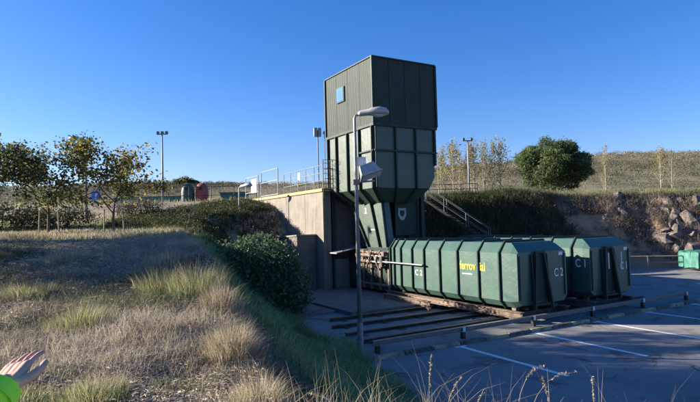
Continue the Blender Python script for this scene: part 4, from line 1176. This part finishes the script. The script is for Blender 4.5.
# a rounded tree on the left skyline
bush((-66,212,hz(-66,212)), [(0,0,1.6,3.6,2.3),(-3.2,0,1.0,2.6,1.8),(3.0,0,0.9,2.8,1.6),(-5.2,0,.4,2,1.2)], 2600, 0.8, LM['tree_dark'], 'dark rounded tree alone on the left skyline', 400, 'skyline_tree', 'tree', 0.5, stems=3)
# meadow
n = 85000
y_ = 41+ rs.random(n)**1.3*50; x_ = rs.uniform(-0.05,0.80,n)*y_
x_ = np.where(rs.random(n)<0.12, -rs.uniform(0.12,0.7,n)*y_, x_)
d_ = yard_dist(x_,y_); k = d_>4.0
pc = (x_-ORG.x)*D2.x+(y_-ORG.y)*D2.y; pt = (x_-ORG.x)*D1.x+(y_-ORG.y)*D1.y
k &= ~((pc>-1.6)&(pc<5)&(pt>3)&(pt<14.3))
x_,y_=x_[k],y_[k]; n=len(x_)
P = np.stack([x_,y_,height(x_,y_)],1)
V,F,c = blades(P, rs.uniform(0.2,0.6,n), np.full(n,0.06), rs.uniform(0,0.6,n), rs.uniform(0,6.28,n), 2, rs)
o = np_mesh('meadow_grass', V, F, LM['grass'], attr={'v': np.repeat(np.clip(0.45+0.5*fbm(x_,y_,0.15,3,2)+rs.random(n)*0.4,0,1),c)}); tag(o, 'yellow green meadow grass above the right bank', 'grass', kind='stuff')

# ------------------------------------------------------------------ foreground grass
def wedge(n, y0, y1, rs, u0=-0.72, u1=0.30, pw=1.0):
    y_ = y0 + rs.random(n)**pw*(y1-y0); x_ = rs.uniform(u0,u1,n)*y_; return x_, y_
# litter
n = 100000
x_, y_ = wedge(n, 2.2, 15, rs, pw=1.15); d_ = yard_dist(x_,y_); k = (d_>1.5)&(poly_dist(PLAT,x_,y_)<0.3+0.5*rs.random(n)); x_,y_=x_[k],y_[k]
P = np.stack([x_,y_,height(x_,y_)+0.012+0.05*rs.random(len(x_))],1)
sz = rs.uniform(0.02,0.085,len(P))*(0.7+0.05*y_)
o = leaf_object('straw_litter', P, sz, LM['litter'], None, 8, 0.75, 0.16); tag(o, 'dead straw and leaf litter covering the foreground mound', 'litter', kind='stuff')
# short general dry grass
n = 210000
x_, y_ = wedge(n, 2.2, 17, rs, pw=1.15); d_ = yard_dist(x_,y_)
dens = np.clip(0.52+2.2*fbm(x_,y_,0.55,3,41),0.06,1); k = (d_>1.5)&(rs.random(n)<dens)&(poly_dist(PLAT,x_,y_)<0.7); x_,y_=x_[k],y_[k]; n=len(x_)
P = np.stack([x_,y_,height(x_,y_)],1)
V,F,c = blades(P, rs.uniform(0.03,0.15,n)*(0.6+0.9*dens[k])*(1+0.3*np.clip(y_/15,0,1)), rs.uniform(0.003,0.006,n)*(1+y_*0.06), rs.uniform(0.2,1.9,n), rs.uniform(0,6.28,n), 2, rs)
o = np_mesh('dry_grass', V, F, LM['mixed'], attr={'v': np.repeat(np.clip(0.52+1.5*fbm(x_,y_,0.45,3,17)+rs.normal(0,0.22,n),0,1),c)}); tag(o, 'short dry grass scattered over the foreground mound', 'grass', kind='stuff')
# green cover on the slope towards the yard
n = 120000
y_ = rs.uniform(6,25,n); x_ = rs.uniform(-7,3.0,n); d_ = yard_dist(x_,y_)
e_ = poly_dist(PLAT, x_, y_)
k = (d_>-0.15)&(e_>0.35+0.5*fbm(x_,y_,0.8,2,6))&(y_>6.3); x_,y_=x_[k],y_[k]; n=len(x_)
P = np.stack([x_,y_,height(x_,y_)],1)
V,F,c = blades(P, rs.uniform(0.08,0.34,n)*np.clip(1+1.8*fbm(x_,y_,0.9,3,71),0.3,2.2), rs.uniform(0.010,0.028,n), rs.uniform(0.2,1.4,n), rs.uniform(0,6.28,n), 3, rs)
o = np_mesh('slope_grass', V, F, LM['cover'], attr={'v': np.repeat(np.clip(0.5+0.9*fbm(x_,y_,1.1,3,72)+rs.normal(0,0.25,n),0,1),c)}); tag(o, 'lush green grass on the shaded slope down to the yard', 'grass', kind='stuff')
# lawn behind the left trees
n = 26000
y_ = rs.uniform(14.5,34,n); x_ = -rs.uniform(0.28,0.74,n)*y_; d_ = yard_dist(x_,y_); k=d_>4; x_,y_=x_[k],y_[k]; n=len(x_)
P = np.stack([x_,y_,height(x_,y_)],1)
V,F,c = blades(P, rs.uniform(0.06,0.22,n), rs.uniform(0.012,0.03,n), rs.uniform(0.1,1.0,n), rs.uniform(0,6.28,n), 2, rs)
V4 = V.reshape(n,-1,3); sel_ = (rs.random(n) < np.clip(0.5+1.6*fbm(x_,y_,0.35,2,88),0.1,0.95))
for q_, mt_, nm, lb_ in ((sel_, LM['dry'], 'lawn_straw', 'dry straw patches in the lawn behind the left trees'),(~sel_, LM['grass'], 'lawn_grass', 'rough green lawn around and behind the left trees')):
    nn_ = int(q_.sum()); nl_ = c
    Fq = (np.arange(nn_)[:,None]*nl_ + F[:F.shape[0]//n].reshape(1,-1)).reshape(-1,4)
    o = np_mesh(nm, V4[q_].reshape(-1,3), Fq, mt_, attr={'v': np.repeat(rs.random(nn_),nl_)}); tag(o, lb_, 'grass', kind='stuff')

def tuft(loc, n, r, hgt, mt, label, seed, green=0.5, group=None, lean=0.6, wd=0.006, cat='grass tuft', name='grass_tuft'):
    rs = np.random.default_rng(seed)
    root = empty(name, loc); tag(root, label, cat, group)
    for part, m_, nn, hh in (('blades', mt, n, hgt), ('dry_stalks', LM['dry'], int(n*0.45), hgt*1.2)):
        an = rs.uniform(0,6.28,nn); rr = r*rs.random(nn)**0.6
        px = rr*np.cos(an); py = rr*np.sin(an)
        P = np.stack([px,py,height(px+loc[0],py+loc[1])-loc[2]],1)
        az = an + rs.normal(0,0.7,nn)
        V,F,c = blades(P, rs.uniform(0.4,1.0,nn)*hh*(1-0.45*rr/r), np.full(nn,wd)*rs.uniform(0.7,1.3,nn), lean*rs.uniform(0.2,1.3,nn), az, 4, rs)
        np_mesh(part, V, F, m_, root, attr={'v': np.repeat(rs.random(nn),c)})
    return root
#TUFTS
TUFTS = [
 (-3.0,8.6,900,0.50,0.52,'grass','large upright grass tuft in the middle of the mound'),
 (-2.35,8.1,900,0.46,0.66,'grass','tallest grass tuft on the right shoulder of the mound, with long stalks'),
 (-3.35,6.6,1500,0.42,0.34,'grass','low bright green tuft between the hand and the mound centre'),
 (-5.0,8.2,1000,0.42,0.36,'grass','sunlit green tuft at the left of the mound'),
 (-1.25,5.5,900,0.26,0.50,'dry','pale dry tuft on the right edge of the mound'),
 (-2.15,4.35,1500,0.30,0.24,'grass','yellow green tuft at the bottom edge of the view'),
 (-2.75,4.35,900,0.3,0.18,'grass','low green patch at the bottom, right of the sleeve'),
 (-0.75,4.3,500,0.25,0.35,'dry','straw coloured tuft at the bottom centre'),
 (-3.6,10.5,700,0.5,0.35,'dry','dry tuft in the shaded upper part of the mound'),
 (-5.9,11.0,700,0.5,0.35,'dry','dry tuft at the upper left of the mound'),
 (-1.75,7.4,800,0.35,0.45,'dry','dry straw tuft just below the tall green one'),
 (-2.3,6.0,600,0.35,0.26,'dry','flattened straw tuft in the middle of the foreground'),
]
for k, (x_,y_,n_,r_,h_,mt,lb) in enumerate(TUFTS):
    z_ = hz(x_,y_); tuft((x_,y_,z_), n_, r_, h_, LM[mt], lb, 500+k)
# small weeds
rs = np.random.default_rng(64)
nw = 520
x_, y_ = wedge(nw, 2.6, 13, rs, pw=1.1); k = (poly_dist(PLAT,x_,y_)<0.2); x_,y_ = x_[k],y_[k]; nw=len(x_)
per = 34
cx_ = np.repeat(x_,per)+rs.normal(0,0.07,nw*per); cy_ = np.repeat(y_,per)+rs.normal(0,0.07,nw*per)
P = np.stack([cx_,cy_,height(cx_,cy_)],1); hh_ = np.repeat(rs.uniform(0.06,0.26,nw),per)*rs.uniform(0.4,1.1,nw*per)
for nm, sel, mt_, lb_ in (('weed_grass', 0, LM['grass'], 'small green weeds dotted over the foreground mound'),('weed_straw', 1, LM['dry'], 'small dry weeds dotted over the foreground mound')):
    q_ = (np.repeat(rs.random(nw) < 0.5, per)) if sel == 0 else ~q_
    V,F,c = blades(P[q_], hh_[q_], np.full(q_.sum(),0.006), rs.uniform(0.2,1.3,q_.sum()), rs.uniform(0,6.28,q_.sum()), 3, rs)
    o = np_mesh(nm, V, F, mt_, attr={'v': np.repeat(rs.random(q_.sum())*0.8,c)}); tag(o, lb_, 'weeds', kind='stuff')
# tall dry stalks near the camera
rs = np.random.default_rng(91)
STALKS = [(0.86,3.0,1.02,1.35,0.9),(0.95,3.1,0.95,1.2,0.5),(0.62,3.0,0.78,0.6,0.8),(0.40,3.0,0.92,0.2,1.0),(0.24,2.9,0.70,0.7,2.6),(1.15,3.1,0.75,0.4,1.8),(1.42,3.2,0.70,0.5,1.2),(0.08,2.7,0.95,0.9,2.7),(0.52,3.3,0.72,0.5,0.2),(1.7,3.3,0.62,0.6,2.2),(-0.35,3.0,0.75,0.8,2.4),(-0.75,3.1,0.7,0.6,0.4)]
for k, (x_,y_,h_,ln,az) in enumerate(STALKS):
    z_ = hz(x_,y_); root = empty('dry_stalk', (x_,y_,z_))
    rk = sorted(range(len(STALKS)), key=lambda q: STALKS[q][0]/STALKS[q][1]).index(k)
    tag(root, '%s dry grass stalk, %s from the left along the bottom edge' % ('arching' if ln > 0.85 else 'upright', 'first second third fourth fifth sixth seventh eighth ninth tenth eleventh last'.split()[rk]), 'stalk', 'dry stalks at the bottom edge')
    pts = []
    for q in np.linspace(0,1,9):
        r_ = ln*0.42*h_*q**2.6; pts.append((r_*math.cos(az), r_*math.sin(az), h_*0.93*(q-0.28*min(ln,1.3)*q**4)))
    a = MB(); a.tube(pts, list(np.linspace(0.0032,0.0012,9)), 5); a.build('stem', M['drystem'] if 'drystem' in M else M['stake'], root)
    Pp = []
    for q in rs.random(46): 
        i_ = 5.6+q*2.4; j_ = int(min(i_,7)); f_ = i_-j_
        Pp.append(np.array(pts[j_])*(1-f_)+np.array(pts[j_+1])*f_ + rs.normal(0,0.004,3))
    sh_ = leaf_object('seed_head', np.array(Pp), 0.02, LM['dry'], root, 700+k, 0.0, 0.25); sh_['kind'] = 'stuff'
n = 1500
x_ = rs.uniform(-1.2,2.6,n); y_ = rs.uniform(2.7,3.9,n); P = np.stack([x_,y_,height(x_,y_)],1)
hh = (0.30+0.35*rs.random(n)**2)*np.where(rs.random(n)<0.25,1.3,0.85)
V,F,c = blades(P, hh, rs.uniform(0.004,0.007,n), rs.uniform(0.1,1.0,n), rs.uniform(0,6.28,n), 4, rs)
o = np_mesh('dry_grass', V, F, LM['dry'], attr={'v': np.repeat(0.3+0.7*rs.random(n),c)}); tag(o, 'tangle of taller dry grass along the bottom edge of the view', 'grass', kind='stuff')
#PERSON
# ------------------------------------------------------------------ person pointing, at the left edge
M['skin'] = simple('skin', (0.44,0.27,0.19), (0.56,0.36,0.27), 0.5, 0, 14, 0.15, 90)
M['skin'].node_tree.nodes['Principled BSDF'].inputs['Subsurface Weight'].default_value = 0.15
M['skin'].node_tree.nodes['Principled BSDF'].inputs['Subsurface Radius'].default_value = (0.02,0.008,0.004)
M['hivis'] = simple('fluorescent_green_cloth', (0.36,0.90,0.04), (0.44,0.94,0.06), 0.8, 0, 5, 0.3, 60)
M['navy'] = simple('navy_cloth', (0.02,0.025,0.045), (0.03,0.035,0.06), 0.9, 0, 5, 0.3, 60)
M['hair'] = simple('dark_hair', (0.03,0.02,0.015), (0.05,0.035,0.025), 0.6, 0, 40, 0.6, 80)
def remeshed(mb, voxel, name, mt, parent, smooth_it=6, mat4=None):
    me = bpy.data.meshes.new('tmp'); me.from_pydata(mb.v, [], mb.f)
    bm = bmesh.new(); bm.from_mesh(me); bmesh.ops.recalc_face_normals(bm, faces=bm.faces); bm.to_mesh(me); bm.free()
    o = bpy.data.objects.new('tmp', me); col.objects.link(o)
    r_ = o.modifiers.new('r', 'REMESH'); r_.mode = 'VOXEL'; r_.voxel_size = voxel
    s_ = o.modifiers.new('s', 'SMOOTH'); s_.factor = 0.6; s_.iterations = smooth_it
    dg = bpy.context.evaluated_depsgraph_get(); dg.update()
    me2 = bpy.data.meshes.new_from_object(o.evaluated_get(dg))
    bpy.data.objects.remove(o); me2.materials.clear()
    if mat4 is not None: me2.transform(mat4)
    me2.polygons.foreach_set('use_smooth', np.ones(len(me2.polygons), bool))
    return link_mesh(name, me2, mt, parent)
def capsule(mb, pts, rad, n=10):
    # tube with rounded ends
    pts = [Vector(p) for p in pts]; rad = list(rad)
    d0 = (pts[0]-pts[1]).normalized(); d1 = (pts[-1]-pts[-2]).normalized()
    P = [pts[0]+d0*rad[0]*0.85, pts[0]+d0*rad[0]*0.5]+pts+[pts[-1]+d1*rad[-1]*0.5, pts[-1]+d1*rad[-1]*0.85]
    R_ = [rad[0]*0.45, rad[0]*0.85]+rad+[rad[-1]*0.85, rad[-1]*0.45]
    mb.tube(P, R_, n)
wrist = Vector((-0.822,1.245,3.288)); tipv = Vector((-0.826,1.405,3.366))
pe = empty('person', (-1.42,0.80,hz(-1.42,0.80)))
tag(pe, 'person in fluorescent green jacket pointing with an open hand, at the left edge', 'person')
B = Vector(pe.location)
fx = (tipv-wrist).normalized()
vd = (wrist-Vector((0,0,3.65))).normalized()
ud = vd.cross(fx).normalized()
if ud.z > 0: ud = -ud
dpt = fx.cross(ud).normalized()
if dpt.dot(vd) > 0: dpt = -dpt
ly = (ud*0.60 + dpt*0.80).normalized()
lz = fx.cross(ly).normalized()
HM = Matrix(((fx.x,ly.x,lz.x,wrist.x-B.x),(fx.y,ly.y,lz.y,wrist.y-B.y),(fx.z,ly.z,lz.z,wrist.z-B.z),(0,0,0,1)))
h = MB()
capsule(h, [(-0.07,0,0),(-0.01,0,0),(0.02,0,0)], [0.028,0.026,0.027])
for y_, y2, r_ in ((-0.026,-0.027,0.0145),(-0.010,-0.010,0.0155),(0.008,0.008,0.0155),(0.022,0.025,0.0150)):
    capsule(h, [(0.0,y_*0.6,0),(0.05,y_,0.001),(0.088,y2,0.0)], [0.016,r_,r_*0.86])
capsule(h, [(0.015,0.020,0.004),(0.045,0.030,0.010)], [0.017,0.015])
for y_, ln, dy in ((-0.0285,0.056,-0.08),(-0.0098,0.070,-0.02),(0.0092,0.075,0.0),(0.0285,0.067,0.05)):
    a0 = Vector((0.086,y_,0.0)); a1 = a0+Vector((ln*0.45,dy*ln*0.45,0.002)); a2 = a1+Vector((ln*0.30,dy*ln*0.3,0.004)); a3 = a2+Vector((ln*0.22,dy*ln*0.2,0.005))
    capsule(h, [a0,a1,a2,a3], [0.0090,0.0078,0.0072,0.0060])
capsule(h, [(0.020,0.030,0.008),(0.052,0.052,0.014),(0.080,0.064,0.014),(0.100,0.066,0.012)], [0.0150,0.0125,0.0105,0.0085])
# body: one continuous skin (head, neck, hands) ; clothes as children
hand = remeshed(h, 0.0026, 'hand', M['skin'], pe, 3, HM @ Matrix.Scale(0.90,4))
b_ = MB()
S = lambda x,y,z: (x,y,z)
capsule(b_, [(0,0,1.38),(0.01,0.01,1.50)], [0.062,0.056])
capsule(b_, [(0.01,0.02,1.585),(0.015,0.03,1.655)], [0.082,0.094], 14)
capsule(b_, [(0.02,0.06,1.545),(0.02,0.065,1.56)], [0.045,0.05], 12)
capsule(b_, [(0.045,0.125,1.60),(0.05,0.135,1.575)], [0.012,0.017])
for sx in (-1,1):
    capsule(b_, [(0.015+sx*0.092,0.02,1.60),(0.015+sx*0.095,0.015,1.63)], [0.012,0.016])
remeshed(b_, 0.009, 'head', M['skin'], pe, 3)
hr = MB(); capsule(hr, [(0.005,-0.02,1.62),(0.01,0.0,1.70)], [0.085,0.092], 14); capsule(hr, [(0,-0.05,1.58),(0,-0.05,1.64)], [0.06,0.07], 12)
remeshed(hr, 0.01, 'hair', M['hair'], pe, 2)
for sx in (-1,1):
    a = MB(); capsule(a, [(0.04+sx*0.032,0.112,1.622),(0.04+sx*0.033,0.114,1.622)], [0.010,0.010]); a.build('eye', M['black'], pe, smooth=True)
a = MB(); a.tube([(0.02,0.118,1.545),(0.045,0.126,1.543),(0.065,0.118,1.545)], [0.004,0.007,0.004], 6); a.build('mouth', M['skin'], pe, smooth=True)
j = MB()
sh_r = Vector((0.19,0.06,1.36)); wr = wrist-B-fx*0.03; el = Vector((0.50,0.20,1.10))
capsule(j, [(0,0,0.86),(0,0,1.05),(0,0.01,1.25),(0,0.01,1.36)], [0.175,0.165,0.185,0.13], 16)
capsule(j, [(-0.17,0,1.36),(0.17,0.02,1.36)], [0.075,0.075], 12)
capsule(j, [sh_r, (sh_r+el)/2, el], [0.075,0.062,0.056], 12)
capsule(j, [el, (el*0.5+wr*0.5), wr], [0.056,0.052,0.047], 12)
capsule(j, [(-0.19,0,1.35),(-0.25,0.0,1.10)], [0.075,0.058], 12)
capsule(j, [(-0.25,0.0,1.10),(-0.22,0.14,0.88)], [0.056,0.048], 12)
capsule(j, [(0,0,1.41),(0,0.005,1.45)], [0.075,0.07], 12)
jk = remeshed(j, 0.008, 'jacket', M['hivis'], pe, 3)
nv_ = len(jk.data.vertices); qa = np.zeros(nv_*3, np.float32); na = np.zeros(nv_*3, np.float32)
jk.data.vertices.foreach_get('co', qa); jk.data.vertices.foreach_get('normal', na)
qa = qa.reshape(-1,3); na = na.reshape(-1,3)
fo = np.array([mnoise.noise(Vector((float(q[0])*16, float(q[1])*16, float(q[2])*26))) for q in qa])
jk.data.vertices.foreach_set('co', (qa+na*(0.007*fo)[:,None]).astype(np.float32).ravel()); jk.data.update()
cfm = MB(); cfm.tube([wr-fx*0.012, wr+fx*0.030], [0.050,0.047], 18, cap=False); cfm.build('cuff', M['hivis'], pe, smooth=True)
l_ = MB()
for sx in (-1,1):
    capsule(l_, [(sx*0.085,0,0.88),(sx*0.10,0.015,0.50),(sx*0.11,0.0,0.12)], [0.105,0.072,0.055], 12)
capsule(l_, [(-0.06,0,0.92),(0.06,0,0.92)], [0.14,0.14], 12)
remeshed(l_, 0.012, 'trousers', M['navy'], pe, 4)
for sx in (-1,1):
    a = MB(); capsule(a, [(sx*0.11,-0.05,0.05),(sx*0.12,0.08,0.045),(sx*0.125,0.16,0.035)], [0.048,0.046,0.036], 12); a.build('boot', M['black'], pe, smooth=True)
h2 = MB(); HM2 = Matrix.Translation((-0.215,0.17,0.83)) @ Matrix.Rotation(R(60),4,'Y') @ Matrix.Rotation(R(0),4,'Z')
h2.v = list(h.v); h2.f = list(h.f)
remeshed(h2, 0.004, 'hand', M['skin'], pe, 4, HM2)
